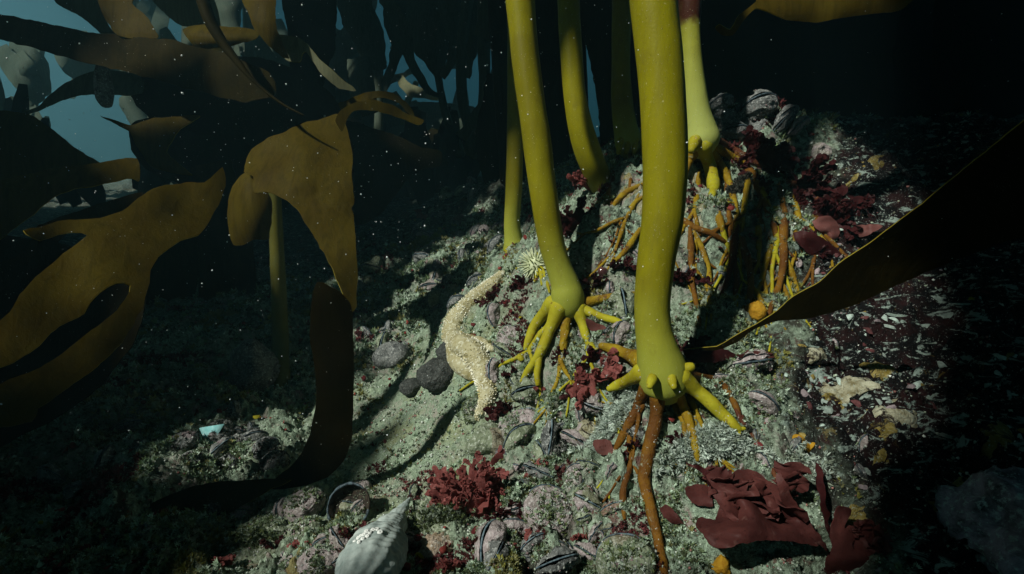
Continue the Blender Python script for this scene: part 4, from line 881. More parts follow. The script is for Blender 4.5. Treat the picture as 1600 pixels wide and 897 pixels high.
# ------------------------------------------------------------------ whelk
def whelk():
    apex = P(641, 777, .402); base = np.array([-.088, .238, -.240]); ax = unit(base-apex)
    t = thing('whelk', 'big pale grey whelk shell with white barnacles, pointing up from the bottom edge', 'whelk', apex)
    zs = np.geomspace(.0016, .130, 460); nv = 180; a = np.linspace(0, 2*np.pi, nv, endpoint=False); Z, A = np.meshgrid(zs, a, indexing='ij')
    cone = np.interp(Z, [0, .012, .03, .05, .066, .08, .098, .118, .130], [.0004, .0032, .0070, .0118, .0165, .0186, .0178, .0110, .008])
    ph = np.log(Z/.0505)/math.log(1.62) + (A - 4.4)/(2*np.pi); fr = ph - np.floor(ph); body = soft(ph, .1, .6)*(ph < 9)
    bul = np.clip(np.sin(np.pi*np.clip(fr, 0, 1)**.7), 0, 1)**.8; bul = np.where(ph > 1.0, 1 - .0*ph, np.where(ph > 0, np.maximum(bul, soft(fr, .35, .6)), bul))
    ribs = np.cos(A*13 + fr*1.2)*np.clip(bul, 0, 1)*(.012 + .016*body)*(ph < 2.2); cord = .018*np.cos(ph*2*np.pi*9) + .007*np.cos(ph*2*np.pi*23)
    rad = (.88 + .10*soft(Z, .03, .07))*cone*(.50 + .54*bul + ribs + cord)
    V = np.stack([rad*np.cos(A), rad*np.sin(A), Z], -1); V = V + (.0003*fbm(V, 190, 3, 4))[..., None]*np.stack([np.cos(A), np.sin(A), 0*A], -1)
    x = unit(np.cross(ax, CU)); y = -np.cross(ax, x)
    V = V.reshape(-1, 3); Wd = apex + V[:, :1]*x + V[:, 1:2]*y + V[:, 2:]*ax
    F = grid_faces(len(zs), nv, True); mk('shell', Wd-apex, F, M['whelk'], t)
    bv = BVHTree.FromPolygons([tuple(v) for v in Wd], [tuple(q) for q in F.tolist()])
    for bx, by in [(554,846),(560,841),(564,838),(569,836),(573,831),(578,832),(583,829),(589,828),(594,832),(567,842),(561,847),(574,838)]:
        dr_ = Vector(unit(P(bx, by, 1))); h = bv.ray_cast(Vector((0, 0, 0)), dr_)
        if h[0] is None: continue
        nn = np.array(h[1]); nn = nn if nn @ np.array(dr_) < 0 else -nn; rr_ = random.uniform(2.2, 3.4)*.36/800
        def fb(U, A): return np.stack([np.cos(A)*rr_*(1.25-.5*U)*(1 - .72*(U > .85)), np.sin(A)*rr_*(1.25-.5*U)*(1 - .72*(U > .85)), rr_*1.1*np.minimum(U, .85) - rr_*.5*(U > .85)], -1)
        V2, F2 = dome(8, 12, fb); m = frame(nn, 0); m = np.array(m)[:3, :3]
        mk('barnacle', V2 @ m.T + np.array(h[0]) - apex, F2, M['white'], t)
whelk()

# ------------------------------------------------------------------ sea star
def sea_star():
    arms = [[(724,542,38),(709,528,33),(712,505,33),(727,486,32),(746,466,29),(766,448,23),(786,428,13)],
            [(715,540,34),(737,548,37),(750,568,34),(757,592,29),(762,616,25),(757,634,20),(744,654,11)],
            [(716,540,40),(716,562,34),(730,580,24),(744,592,12)], [(722,540,40),(752,540,26),(772,545,12)], [(716,536,40),(704,545,24),(700,560,12)]]
    c0 = P(720, 540, ray(720, 540)); t = thing('sea_star', 'knobbly cream sea star bent round the rock edge left of the yellow roots', 'sea star', c0)
    parts, spn = [], []
    for ai, ar in enumerate(arms):
        pts, rad = [], []
        for x, y, wd in ar:
            p, n, d = gp(x, y); r = wd*d/1600; pts.append(P(x, y, d - r*(1.0 if ai < 2 else .1))); rad.append(r)
        V, F = tube(pts, rad, 20, 60, .06, ai, 90); parts.append((V, F))
        if ai > 1: continue
        q = catmull(np.hstack([pts, np.array(rad)[:, None]]), 70); c = q[:, :3]; r = q[:, 3]
        tg = np.gradient(c, axis=0); tg /= np.linalg.norm(tg, axis=1)[:, None]
        for i in range(1, 69):
            nv = unit(-CF*.9 + np.array([0, 0, .5])); nv = unit(nv - tg[i]*(nv @ tg[i])); sd = np.cross(tg[i], nv)
            rows = [(-95, .30), (95, .30), (-72, .24), (72, .24)] + [(random.uniform(-65, 65), random.uniform(.10, .2)) for _ in range(3)]
            for an, ln in rows:
                an = math.radians(an + random.uniform(-6, 6)); dv = nv*math.cos(an) + sd*math.sin(an) + tg[i]*random.uniform(-.2, .2)
                cc = c[i] + tg[i]*random.uniform(-.5, .5)*.001; b = cc + dv*r[i]*.93; L = r[i]*ln*.55 + .0004; w_ = random.uniform(.0005, .0009)
                spn.append(tube([b, b + dv*L], [w_, w_*.75], 6, 2))
    V, F = join(parts); b = mk('body', V-c0, F, M['star'], t)
    rm = b.modifiers.new('one_skin', 'REMESH'); rm.mode = 'VOXEL'; rm.voxel_size = .0009; rm.use_smooth_shade = True
    sm = b.modifiers.new('soften', 'SMOOTH'); sm.iterations = 4
    V, F = join(spn); s_ = mk('spines', V-c0, F, M['spine'], t); s_['kind'] = 'stuff'
sea_star()

# ------------------------------------------------------------------ anemone, sea squirt, shard, stones, sponges
p, n, d = gp(838, 416); up = unit(n*.35 - CF*.8); c = p + up*.006
t = thing('anemone', 'pale anemone with spread tentacles under the slim olive stipe', 'anemone', p)
V, F = tube([p-p-up*.002, up*.004, up*.008], [.008, .009, .0085], 18, 12); mk('column', V, F, M['anem'], t)
x_, y_ = np.array(frame(up, 0))[:3, 0], np.array(frame(up, 0))[:3, 1]; tn = []
for i in range(64):
    a = i*2.399; q = math.sqrt((i+.5)/64); dv = unit((x_*math.cos(a) + y_*math.sin(a))*q*1.5 + up*(1.15-q*.8)); b = up*.008 + (x_*math.cos(a) + y_*math.sin(a))*q*.0065
    L = random.uniform(.009, .013); tn.append(tube([b, b+dv*L*.5, b+dv*L + up*random.uniform(-.002, .002)], [.0010, .0009, .0005], 6, 6))
V, F = join(tn); s_ = mk('tentacles', V, F, M['anem'], t); s_['kind'] = 'stuff'
p, n, d = gp(945, 428); V, F = tube([p+n*.001, p+n*.004, p+n*.007], [.0040, .0046, .0036], 20, 14); tag(mk('sea_squirt', V, F, M['squirt'], loc=p), 'glossy dark round sea squirt between the two yellow stipes', 'sea squirt')
p, n, d = gp(322, 684); q = [p+n*.012+CR*.012+CU*.004, p+n*.012-CR*.012, p+n*.006-CU*.016]
q2 = [v + CF*.0012 for v in q]; tag(mk('shell_shard', np.array(q+q2), np.array([[0, 1, 2], [5, 4, 3], [0, 3, 4], [0, 4, 1], [1, 4, 5], [1, 5, 2], [2, 5, 3], [2, 3, 0]]), M['shard'], smooth=False), 'bright turquoise triangular shell shard in the dark at the lower left', 'shell shard')
def stone(x, y, px, label, mat, sq=.8, seed=0, name='stone', cat='stone', lift=.2, lump=.16, group=None):
    p, n, d = gp(x, y); r = px*d/1600
    nu, nv = 28, 40; th = np.linspace(.03, math.pi-.03, nu); ph = np.linspace(0, 2*math.pi, nv, endpoint=False); T, Ph = np.meshgrid(th, ph, indexing='ij')
    V = np.stack([np.sin(T)*np.cos(Ph), np.sin(T)*np.sin(Ph), np.cos(T)*sq], -1); V = V*(1 + lump*fbm(V+seed*3.1, 1.3, 4, seed) + .05*fbm(V, 6, 2, seed))[..., None]*r
    c = p + n*r*lift; return tag(mk(name, V.reshape(-1, 3), grid_faces(nu, nv, True)[:, ::-1], mat, loc=None), label, cat, group), c
for a in [(690,588,62,'smooth dark pebble in the shadow below the bend of the sea star',M['rock'],.8,1), (646,606,44,'dark pebble left of the smooth one by the sand',M['rock'],.5,2),
          (705,552,40,'dark pebble tucked under the sea star',M['rock'],.8,3), (612,560,60,'dim stone at the back of the sand channel',M['crust_grey'],.7,4)]:
    o, c = stone(*a); o.location = c
o, c = stone(1580, 822, 200, 'big lumpy pink and white rock at the lower right corner', M['rock_pink'], .8, 9, 'rock', 'rock', .0, .42); o.location = c
o, c = stone(408, 592, 76, 'crusty pale lump in the dark beside the hanging strap', M['crust_grey'], 1.2, 10, 'rock', 'rock', .3, .3); o.location = c
o, c = stone(770, 690, 60, 'dark crusted lump behind the red bush', M['crust_green'], .8, 12, 'rock', 'rock', .1, .3); o.location = c
def patch(x, y, wpx, hpx, label, mat, seed=0, h=.004, name='sponge', cat='sponge'):
    p0, n0, d0 = gp(x, y); nu, nv = 12, 40; V = np.zeros((nu, nv, 3))
    an = np.linspace(0, 2*math.pi, nv, endpoint=False); out = 1 + .38*fbm(np.stack([np.cos(an), np.sin(an), 0*an], -1), 1.6, 3, seed)
    for j in range(nv):
        for i in range(nu):
            u = (i/(nu-1)); q = P(x + math.cos(an[j])*wpx/2*out[j]*u, y + math.sin(an[j])*hpx/2*out[j]*u, d0)
            k = (p0-q) @ n0/(unit(q) @ n0); q = q + unit(q)*k        # slide along the sight line onto the patch's own plane
            q[2] = float(H(q[0], q[1])); V[i, j] = q + n0*(h*math.sqrt(max(0, 1-u**3)) - .0015*u)
    V = V + n0*(.3*h*fbm(V, 200, 2, seed))[..., None]
    return tag(mk(name, V.reshape(-1, 3), grid_faces(nu, nv, True), mat, loc=p0), label, cat)
patch(1318, 612, 90, 44, 'white edged cream sponge on the black rock, uppermost of the pale ones', M['sponge_w'], 1, .006)
patch(1400, 640, 110, 46, 'pale spread sponge on the black rock right of the cream one', M['sponge_w'], 2)
patch(1385, 682, 70, 56, 'olive yellow sponge on the black rock below the pale ones', M['sponge_y'], 3)
patch(1375, 578, 70, 36, 'brown ochre sponge above the pale spread sponge', M['sponge_y'], 4)
patch(1553, 676, 70, 60, 'ochre sponge near the right edge above the lumpy rock', M['sponge_y'], 5)
patch(1254, 698, 30, 26, 'small orange sponge on the black rock by the lit turf', M['sponge_o'], 6, .006)
patch(1500, 752, 50, 34, 'dull orange sponge left of the lumpy rock', M['sponge_y'], 7)
patch(1468, 792, 46, 26, 'yellow sponge low on the black rock', M['sponge_y'], 8)
patch(1278, 556, 36, 28, 'pale yellow sponge under the pointed dark blade', M['sponge_w'], 9)
patch(1345, 808, 40, 34, 'small ochre sponge beside the maroon sheets', M['sponge_y'], 10)
patch(1126, 886, 36, 28, 'orange sponge at the bottom edge under the maroon sheets', M['sponge_o'], 11)
patch(1355, 262, 60, 22, 'yellow green crust at the top of the right-hand rock', M['sponge_y'], 12)
patch(1300, 628, 44, 26, 'yellow lower lobe under the cream sponge', M['sponge_y'], 13)
patch(906, 768, 18, 14, 'small ochre sponge right of the round banded clam', M['sponge_y'], 14, .003)
patch(1010, 310, 40, 70, 'pale crust sponge on the mound behind the thickest stipe', M['sponge_w'], 15)
patch(1090, 300, 44, 90, 'pale green crust on the mound right of the thickest stipe', M['sponge_w'], 16)
o, c = stone(1179, 490, 30, 'bright orange sponge ball among the brown root tips', M['sponge_o'], 1.1, 15, 'sponge', 'sponge', .5, .2); o.location = c
o, c = stone(920, 668, 40, 'white fuzzy growth under the dotted mussel', M['sponge_w'], .6, 16, 'sponge', 'sponge', .1, .3); o.location = c

# ------------------------------------------------------------------ red weeds
def leaf(base, dirv, nrm, L, wmax, curl, seed, n=7, lobes=0.25, cols=3):
    "a flat tapering lobe as a strip with rounded tip and a ruffled margin"
    dirv = unit(dirv); nrm = unit(nrm - dirv*(nrm @ dirv)); side = np.cross(dirv, nrm); V = []
    rg = np.random.default_rng(seed); ph = rg.uniform(0, 6.28, 4); w1, w2 = rg.uniform(1.2, 2.4, 2)
    for i in range(n):
        f = i/(n-1); wd = wmax*(0.22 + 0.95*math.sin(min(1, f*1.12+.05)*math.pi*.62))*(1 if f < .86 else (1-f)/.14*.8+.25)
        wob = 1 + lobes*(rg.uniform(-1, 1) if cols == 3 else math.sin(f*w1*7+ph[2])*.8)
        c = base + dirv*L*f + nrm*curl*L*f*f + side*math.sin(f*w2*3+ph[3])*.06*L
        for j in range(cols):
            u = 2*j/(cols-1)-1; rf = abs(u)**1.5*wd*(.16*math.sin(f*w1*6.28+ph[0]+(u > 0)*1.9) + .10*math.sin(f*w2*13+ph[1]+(u > 0)*2.6))
            V.append(c + side*wd*.5*u*wob + nrm*(rf + .08*wd*(1-u*u)))
    return np.array(V), grid_faces(n, cols)
def weed(x, y, px, label, mat, n=120, seed=0, fan=75, width=.12, up=0.0, lean=(0, 0), cat='seaweed', group=None, lift=.0, lev0=2):
    p, nn, d = gp(x, y); S = px*d/800; rg = random.Random(seed); t = thing('red_weed', label, cat, p, group)
    axis = unit(nn*.5 - CF*.35 + CU*.5 + CR*lean[0] + CU*lean[1]); parts = []
    side = unit(np.cross(axis, CF))
    def grow(b, dv, L, lev):
        k = len(parts)
        nr = unit(-CF + np.array([rg.uniform(-.75, .75) for _ in range(3)]))
        parts.append(leaf(b, dv, nr, L, L*width*(4.6 if lev == 0 else 3.6)*rg.uniform(.7, 1.3), rg.uniform(-.3, .3), seed*1000+k, (6 if lev else 8) if lev0 > 1 else 16, .12, 3 if lev0 > 1 else 7))
        if lev > 0:
            for j in range(3 if lev > 1 else 4):
                a = math.radians(rg.uniform(-55, 55)); s2_ = np.cross(dv, nr)
                grow(b + dv*L*rg.uniform(.4, .98), unit(dv*math.cos(a) + s2_*math.sin(a) + nr*rg.uniform(-.25, .25)), L*rg.uniform(.42, .68), lev-1)
    while len(parts) < n:
        a = math.radians(rg.uniform(-fan, fan)); a2 = math.radians(rg.uniform(-45, 40))
        dv = unit(axis*math.cos(a) + side*math.sin(a) - CF*math.sin(a2)*.7)
        grow(p + nn*S*lift + side*rg.uniform(-.1, .1)*S - p, dv, S*rg.uniform(.30, .48), lev0)
    V, F = join(parts[:n]); o = mk('fronds', V, F, mat, t); o['kind'] = 'stuff'
    md = o.modifiers.new('thickness', 'SOLIDIFY'); md.thickness = .0003; md.offset = 0; es_ = o.modifiers.new('crisp_margin', 'EDGE_SPLIT'); es_.split_angle = math.radians(75); return t
weed(752, 806, 128, 'largest bushy red weed fanned over the shells left of the roots', M['red_bush'], 1300, 1, 48, .10, lean=(-.2, 1.6), lev0=3)
weed(790, 806, 62, 'dark red tuft hanging off the right of the largest bushy weed', M['red_dark'], 160, 2, 100, .10)
weed(838, 738, 40, 'small red sprig on the pale turf right of the bushy weed', M['red_bush'], 60, 3, 110, .10)
weed(815, 862, 48, 'bright red tuft at the bottom below the bushy weed', M['red_bush'], 120, 4, 110, .13)
weed(712, 892, 44, 'red tuft at the bottom edge left of the upright mussel', M['red_bush'], 80, 5, 100, .14)
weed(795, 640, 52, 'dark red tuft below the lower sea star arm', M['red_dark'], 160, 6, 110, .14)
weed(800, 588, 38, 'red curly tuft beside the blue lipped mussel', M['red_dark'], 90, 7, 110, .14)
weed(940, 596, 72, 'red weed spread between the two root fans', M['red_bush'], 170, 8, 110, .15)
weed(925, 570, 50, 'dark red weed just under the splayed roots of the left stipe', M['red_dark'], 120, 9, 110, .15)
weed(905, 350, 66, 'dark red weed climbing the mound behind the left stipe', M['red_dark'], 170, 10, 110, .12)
weed(926, 296, 66, 'red weed wrapped round the foot of the curved stipe', M['red_bush'], 110, 11, 110, .12)
weed(1066, 440, 48, 'dark red weed against the right side of the thickest stipe', M['red_dark'], 120, 12, 100, .15)
weed(1180, 258, 84, 'dark red weed on the overhang right of the pale green stipe', M['red_dark'], 260, 13, 120, .12)
for i, (x, y, px, lb) in enumerate([(1150, 262, 52, 'near left end'), (1235, 322, 52, 'middle'), (1330, 318, 56, 'far right end'), (1262, 392, 50, 'lower right'), (1215, 268, 60, 'left part'), (1290, 330, 60, 'right part'), (1180, 300, 46, 'lower part')]):
    weed(x, y, px, f'dark red weed fringe on the {lb} of the root overhang', M['red_dark'], 150, 60+i, 120, .10, lean=(.4, -.8))
weed(1250, 300, 90, 'dark red weed drooping over the brown roots', M['red_dark'], 260, 14, 120, .12, lean=(.3, -.3))
weed(1300, 350, 70, 'red weed at the right end of the overhang', M['red_dark'], 160, 15, 120, .16, lean=(.2, -.2))
weed(1268, 160, 40, 'red weed on the right of the mussel clump', M['red_bush'], 50, 16, 120, .22)
weed(970, 420, 44, 'dark red weed on the mound left of the thickest stipe', M['red_dark'], 110, 17, 110, .14)
weed(430, 858, 44, 'dark red fuzz on the green furred clam', M['red_dark'], 90, 18, 110, .12)
weed(476, 856, 36, 'red tuft on the clam left of the open shell', M['red_bush'], 80, 19, 110, .12)
weed(330, 886, 50, 'red tuft at the bottom edge at the left', M['red_bush'], 80, 20, 110, .12)
weed(690, 870, 40, 'dark red tuft on the rusty limpet', M['red_dark'], 60, 21, 110, .12)
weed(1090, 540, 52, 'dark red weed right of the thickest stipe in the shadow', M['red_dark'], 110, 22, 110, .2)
weed(820, 450, 42, 'reddish weed under the anemone', M['red_dark'], 120, 23, 120, .12)
weed(660, 344, 30, 'pinkish red leaf on the dim bank', M['red_pink'], 8, 24, 60, .35)
weed(740, 398, 40, 'dark red fuzz on the bank by the slim olive stipe', M['red_dark'], 90, 25, 120, .12)
weed(850, 806, 40, 'dark red tuft on the round banded clam', M['red_dark'], 70, 26, 120, .13)
weed(1196, 800, 190, 'broad ruffled maroon weed rising from the largest sheet', M['red_sheet'], 26, 70, 80, .20, lev0=1)
weed(1338, 868, 120, 'ruffled maroon weed at the bottom edge right of the largest sheet', M['red_sheet'], 22, 71, 80, .20, lev0=1)
weed(1130, 762, 80, 'small ruffled maroon weed under the right-hand root', M['red_sheet'], 18, 72, 80, .2, lev0=1)
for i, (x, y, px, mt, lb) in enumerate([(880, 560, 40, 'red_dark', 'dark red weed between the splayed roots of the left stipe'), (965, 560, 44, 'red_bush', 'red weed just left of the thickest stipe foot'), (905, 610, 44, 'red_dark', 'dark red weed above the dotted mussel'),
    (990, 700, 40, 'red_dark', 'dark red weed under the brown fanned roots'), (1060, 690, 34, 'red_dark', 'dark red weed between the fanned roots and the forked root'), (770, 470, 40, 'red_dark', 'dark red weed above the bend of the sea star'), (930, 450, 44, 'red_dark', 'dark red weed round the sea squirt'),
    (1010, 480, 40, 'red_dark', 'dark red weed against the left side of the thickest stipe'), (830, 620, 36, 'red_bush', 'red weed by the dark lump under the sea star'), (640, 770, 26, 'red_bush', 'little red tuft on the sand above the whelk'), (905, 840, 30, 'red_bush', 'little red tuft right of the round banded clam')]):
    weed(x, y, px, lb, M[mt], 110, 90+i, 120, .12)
def red_sheet(outline, label, dd, mat, seed, tilt=(0, 0), bulge=.01):
    x, y = np.mean(outline, 0); d = ray(x, y) - dd
    sz = float(np.ptp(np.array(outline), 0).mean())*d/800; o = sheet('red_weed', outline, (d, tilt[0], tilt[1], min(bulge, sz*.06)), M[mat], seed=seed, jag=3.6, ruffle=min(.020, sz*.3), rs=38 if sz > .03 else 70, step=4.0, thick=.0005); return tag(o, label, 'seaweed', 'broad red weeds at the lower right')
red_sheet([(1085,818),(1098,806),(1118,812),(1128,790),(1122,768),(1105,745),(1110,738),(1140,757),(1165,770),(1195,790),(1225,770),(1240,790),(1262,815),(1284,846),(1276,852),(1230,846),(1190,846),(1160,850),(1130,856),(1108,848)], 'largest maroon sheet of weed spread at the lower right', .008, 'red_sheet', 81, (0, -.03))
red_sheet([(1132,758),(1150,738),(1172,733),(1196,746),(1214,760),(1222,790),(1200,800),(1180,792),(1160,776),(1140,768)], 'folded maroon lobe on top of the largest sheet', .020, 'red_sheet', 82, (.01, -.03))
red_sheet([(1074,718),(1088,726),(1110,742),(1130,757),(1124,762),(1106,760),(1096,744)], 'narrow dark red blade pointing up from the largest sheet', .02, 'red_dark', 83)
red_sheet([(1071,766),(1082,757),(1104,757),(1115,780),(1112,790),(1086,789)], 'flat muted red lobe left of the largest sheet', .006, 'red_sheet', 84)
red_sheet([(1032,796),(1042,784),(1054,800),(1068,818),(1080,824),(1066,818),(1044,815)], 'small red leaf beside the longest root', .006, 'red_sheet', 85)
red_sheet([(1212,752),(1222,738),(1230,770),(1256,800),(1282,834),(1292,862),(1280,850),(1246,826),(1224,800)], 'maroon blade along the right margin of the largest sheet', .022, 'red_sheet', 86)
red_sheet([(1298,852),(1302,800),(1312,790),(1330,800),(1322,824),(1362,822),(1340,842),(1330,860),(1380,868),(1420,890),(1380,905),(1300,905),(1290,880)], 'dark maroon weed at the bottom edge right of the largest sheet', .012, 'red_sheet', 87)
red_sheet([(1272,720),(1286,740),(1292,790),(1300,840),(1296,850),(1286,800),(1276,750)], 'thin maroon strap above the bottom-edge weed', .012, 'red_dark', 88)
red_sheet([(928,688),(938,686),(954,690),(955,706),(948,712),(930,704)], 'small square pink red scrap on the pale turf under the roots', .012, 'red_pink', 89, bulge=.0)
red_sheet([(1270,348),(1282,338),(1300,338),(1310,350),(1309,368),(1298,376),(1284,366)], 'smooth pink leaf at the right end of the roots', .012, 'red_pink', 90)
red_sheet([(1240,366),(1270,362),(1300,382),(1316,400),(1296,404),(1262,396)], 'dark red leaf below the smooth pink one', .012, 'red_dark', 91)
red_sheet([(1334,354),(1356,352),(1378,356),(1360,368),(1344,372)], 'pinkish leaf touching the pointed dark kelp blade', .012, 'red_pink', 92)
red_sheet([(918,500),(930,500),(946,516),(938,520),(924,516)], 'red scrap lying over a splayed root', .03, 'red_pink', 93, bulge=0)
red_sheet([(1150,556),(1170,546),(1200,552),(1210,560),(1180,562)], 'dark red blade lying on the long pale mussel', .016, 'red_sheet', 94)
red_sheet([(1070,552),(1095,540),(1130,546),(1150,556),(1120,566),(1090,566)], 'dark maroon weed in the shadow right of the thickest foot', .012, 'red_dark', 95)
red_sheet([(1288,146),(1306,140),(1302,152),(1278,156)], 'dull red leaf right of the mussel clump', .02, 'red_bush', 96)

# ------------------------------------------------------------------ turf, grit and flecks that cover the rock
na = len(az); ia = np.where((az > -.93) & (az < .93))[0]; ir = np.where((rr > .2) & (rr < 1.6))[0]
def pick(n, wfun):
    i = RNG.choice(ir, n*4); j = RNG.choice(ia, n*4); idx = i*na + j; p = GV[idx]; wgt = wfun(p, ZONE[idx])
    ok = RNG.random(len(p)) < wgt; p = p[ok][:n]; z = ZONE[idx][ok][:n]
    p = p + RNG.uniform(-.0008, .0008, p.shape); return p, z
def clump(p, s, seed, lo, hi): return soft(fbm(p, s, 2, seed), lo, hi)
n1 = 52000
p, z = pick(n1, lambda p, z: np.clip(1-z[:, 0]*1.1, 0, 1)*(1-z[:, 1]*.93)*clump(p, 30, 5, -.1, .4))
S_ = .0030*RNG.uniform(.6, 1.5, len(p))*np.clip(np.linalg.norm(p, axis=1)/.42, .8, 2.2); nr = RNG.normal(size=(len(p), 3))*.5 + np.array([0, -.5, 1])
cl = fbm(p, 24, 2, 99)[:, None]
tn = palette(len(p), [(.33,.45,.31), (.22,.30,.15), (.56,.70,.55), (.08,.10,.05), (.26,.25,.10)], [5, 5, 2.8, 3.5, 1.5]); tn = np.where(cl > .42, palette(len(p), [(.16,.05,.05), (.10,.03,.03)], [1, 1]), tn); tn = np.where(cl < -.55, palette(len(p), [(.24,.24,.06), (.3,.3,.14)], [1, 1]), tn)
V, F, T = scatter(*tuft_proto(6, 1, .55, .2), p, S_, nr, 0, tn); o = mk('algal_turf', V, F, M['tint'], tint=T, smooth=False); o['kind'] = 'stuff'; tag(o, 'short pale green turf coating the rock and shells', 'turf')
p, z = pick(30000, lambda p, z: (1-z[:, 0]*.80)*clump(p, 22, 15, -.7, .2))
S_ = .00072*RNG.uniform(.5, 1.9, len(p))*np.clip(np.linalg.norm(p, axis=1)/.42, .8, 2.5)
tn = palette(len(p), [(.42,.50,.40), (.28,.34,.25), (.64,.70,.63), (.10,.11,.08), (.28,.14,.12)], [5, 4, 1.3, 4, 1.3])
V, F, T = scatter(*OCT, p + np.array([0, 0, .0004]), S_, RNG.normal(size=(len(p), 3)), 0, tn); o = mk('shell_grit', V, F, M['grit'], tint=T, smooth=False); o['kind'] = 'stuff'; tag(o, 'pale shell grit sprinkled over the rock and sand', 'grit')
p, z = pick(5200, lambda p, z: z[:, 0]*clump(p, 34, 45, .0, .5))
a_ = np.linspace(0, 2*np.pi, 7, endpoint=False); rj = np.array([1, .7, 1.1, .8, 1.2, .75, .95]); plate = np.vstack([np.stack([np.cos(a_)*rj*1.5, np.sin(a_)*rj*.8, 0*a_ - .25], 1), np.stack([np.cos(a_)*rj*.9, np.sin(a_)*rj*.5, 0*a_ + .3], 1), [[0, 0, .34]]])
pf = np.array([[i, (i+1) % 7, 7+(i+1) % 7] for i in range(7)] + [[i, 7+(i+1) % 7, 7+i] for i in range(7)] + [[7+i, 7+(i+1) % 7, 14] for i in range(7)])
V, F, T = scatter(plate, pf, p, .0017*RNG.gamma(2.0, .5, len(p)).clip(.3, 2.2), RNG.normal(size=(len(p), 3))*.25 + np.array([-.15, -.35, 1]), 0, palette(len(p), [(.34,.43,.38), (.22,.27,.24), (.30,.25,.26), (.10,.04,.04), (.22,.17,.05)], [4, 4, 1.5, 2, 1]))
o = mk('crust_flecks', V, F, M['grit'], tint=T); o['kind'] = 'stuff'; tag(o, 'pale crusts flecking the black rock at the right', 'crust')
# small round red, yellow and orange leaflets sprinkled on the pale turf
p, z = pick(620, lambda p, z: (1-z[:, 0]*.9)*clump(p, 13, 25, .05, .4))
a_ = np.linspace(0, 2*np.pi, 9, endpoint=False); disc = np.vstack([np.stack([np.cos(a_), np.sin(a_)*.8, .25*np.cos(2*a_)], 1), [[0, 0, .1]], np.stack([np.cos(a_), np.sin(a_)*.8, .25*np.cos(2*a_)-.12], 1), [[0, 0, -.02]]])
df = np.array([[i, (i+1) % 9, 9] for i in range(9)] + [[10+(i+1) % 9, 10+i, 19] for i in range(9)] + [[i, 10+i, (i+1) % 9] for i in range(9)] + [[(i+1) % 9, 10+i, 10+(i+1) % 9] for i in range(9)])
tn = palette(len(p), [(.24,.05,.04), (.16,.03,.03), (.42,.38,.03), (.4,.2,.03)], [6, 4, 1.6, .6])
V, F, T = scatter(disc, df, p + np.array([0, -.001, .0025]), .0026*RNG.uniform(.5, 1.5, len(p)), RNG.normal(size=(len(p), 3))*.5 + np.array([0, -.5, .9]), 0, tn); o = mk('red_leaflets', V, F, M['tint'], tint=T); o['kind'] = 'stuff'; tag(o, 'tiny red and yellow leaflets dotted over the pale turf', 'seaweed')
# fuzz growing on the near shells, dark bushy moss by the overhang
def fuzz(x, y, wpx, hpx, n, cols, wts, label, size=.0028, lift=.004):
    xs, ys = RNG.normal(size=n)*.38, RNG.normal(size=n)*.38; p0, n0, d0 = gp(x, y); pts = []
    for a, b in zip(xs, ys):
        q = P(x + a*wpx, y + b*hpx, d0); q[2] = float(H(q[0], q[1])); pts.append(q)
    pts = np.array(pts) + n0*lift + n0*(RNG.uniform(-1, 1, n)*lift*.8)[:, None]
    V, F, T = scatter(*tuft_proto(9, 3), pts, size*RNG.uniform(.6, 1.4, n), RNG.normal(size=(n, 3))*.7 + n0, 0, palette(n, cols, wts)); o = mk('moss', V, F, M['tint'], tint=T, smooth=False); o['kind'] = 'stuff'; return tag(o, label, 'turf')
GR = [(.18,.24,.14), (.30,.36,.28), (.10,.13,.05)]; MA = [(.05,.055,.045), (.12,.12,.10)]; PL = [(.44,.53,.45), (.6,.7,.61), (.27,.32,.24)]
fuzz(1060+35, 262, 40, 60, 200, MA, [3, 1], 'black bushy moss under the overhang', .004)
fuzz(1150, 300, 50, 60, 500, MA, [3, 1], 'black bushy moss among the brown roots', .004)
fuzz(700, 830, 50, 26, 500, GR, [2, 1, 2], 'green fuzz on the clam right of the whelk', .0026, .012)
fuzz(410, 866, 50, 30, 400, GR, [2, 1, 2], 'green fuzz on the largest rounded clam', .0026, .014)
fuzz(660, 385, 40, 40, 300, [(.22,.25,.06), (.3,.34,.12)], [1, 1], 'yellow green tuft of weed on the dim bank', .008, .01)
fuzz(975, 650, 70, 90, 900, PL, [2, 2, 1], 'pale bushy turf between the fanned roots', .0042, .004)
fuzz(1110, 690, 80, 70, 1100, PL, [2, 2, 1], 'pale bushy turf right of the fanned roots', .0042, .004)
fuzz(1250, 740, 40, 80, 500, PL, [2, 1, 2], 'pale turf edging the black rock', .004, .004)

# ------------------------------------------------------------------ drifting particles
n = 1900; px_, py_ = RNG.uniform(0, 1600, n), RNG.uniform(0, 700, n)**1.0; keep = RNG.random(n) < np.where(px_ < 1100, 1, .25); px_, py_ = px_[keep], py_[keep]
dd = RNG.uniform(.14, .9, len(px_)); pos = np.array([P(a, b, c) for a, b, c in zip(px_, py_, dd)]); g_ok = pos[:, 2] > H(pos[:, 0], pos[:, 1]) + .02; pos, dd = pos[g_ok], dd[g_ok]
V, F, T = scatter(*OCT, pos, dd/800*RNG.gamma(2.2, .30, len(dd)).clip(.25, 2.6), RNG.normal(size=(len(dd), 3)), 0, np.ones((len(dd), 3)))
o = mk('marine_snow', V, F, M['snow']); o['kind'] = 'stuff'; tag(o, 'white specks drifting in the water', 'particles')

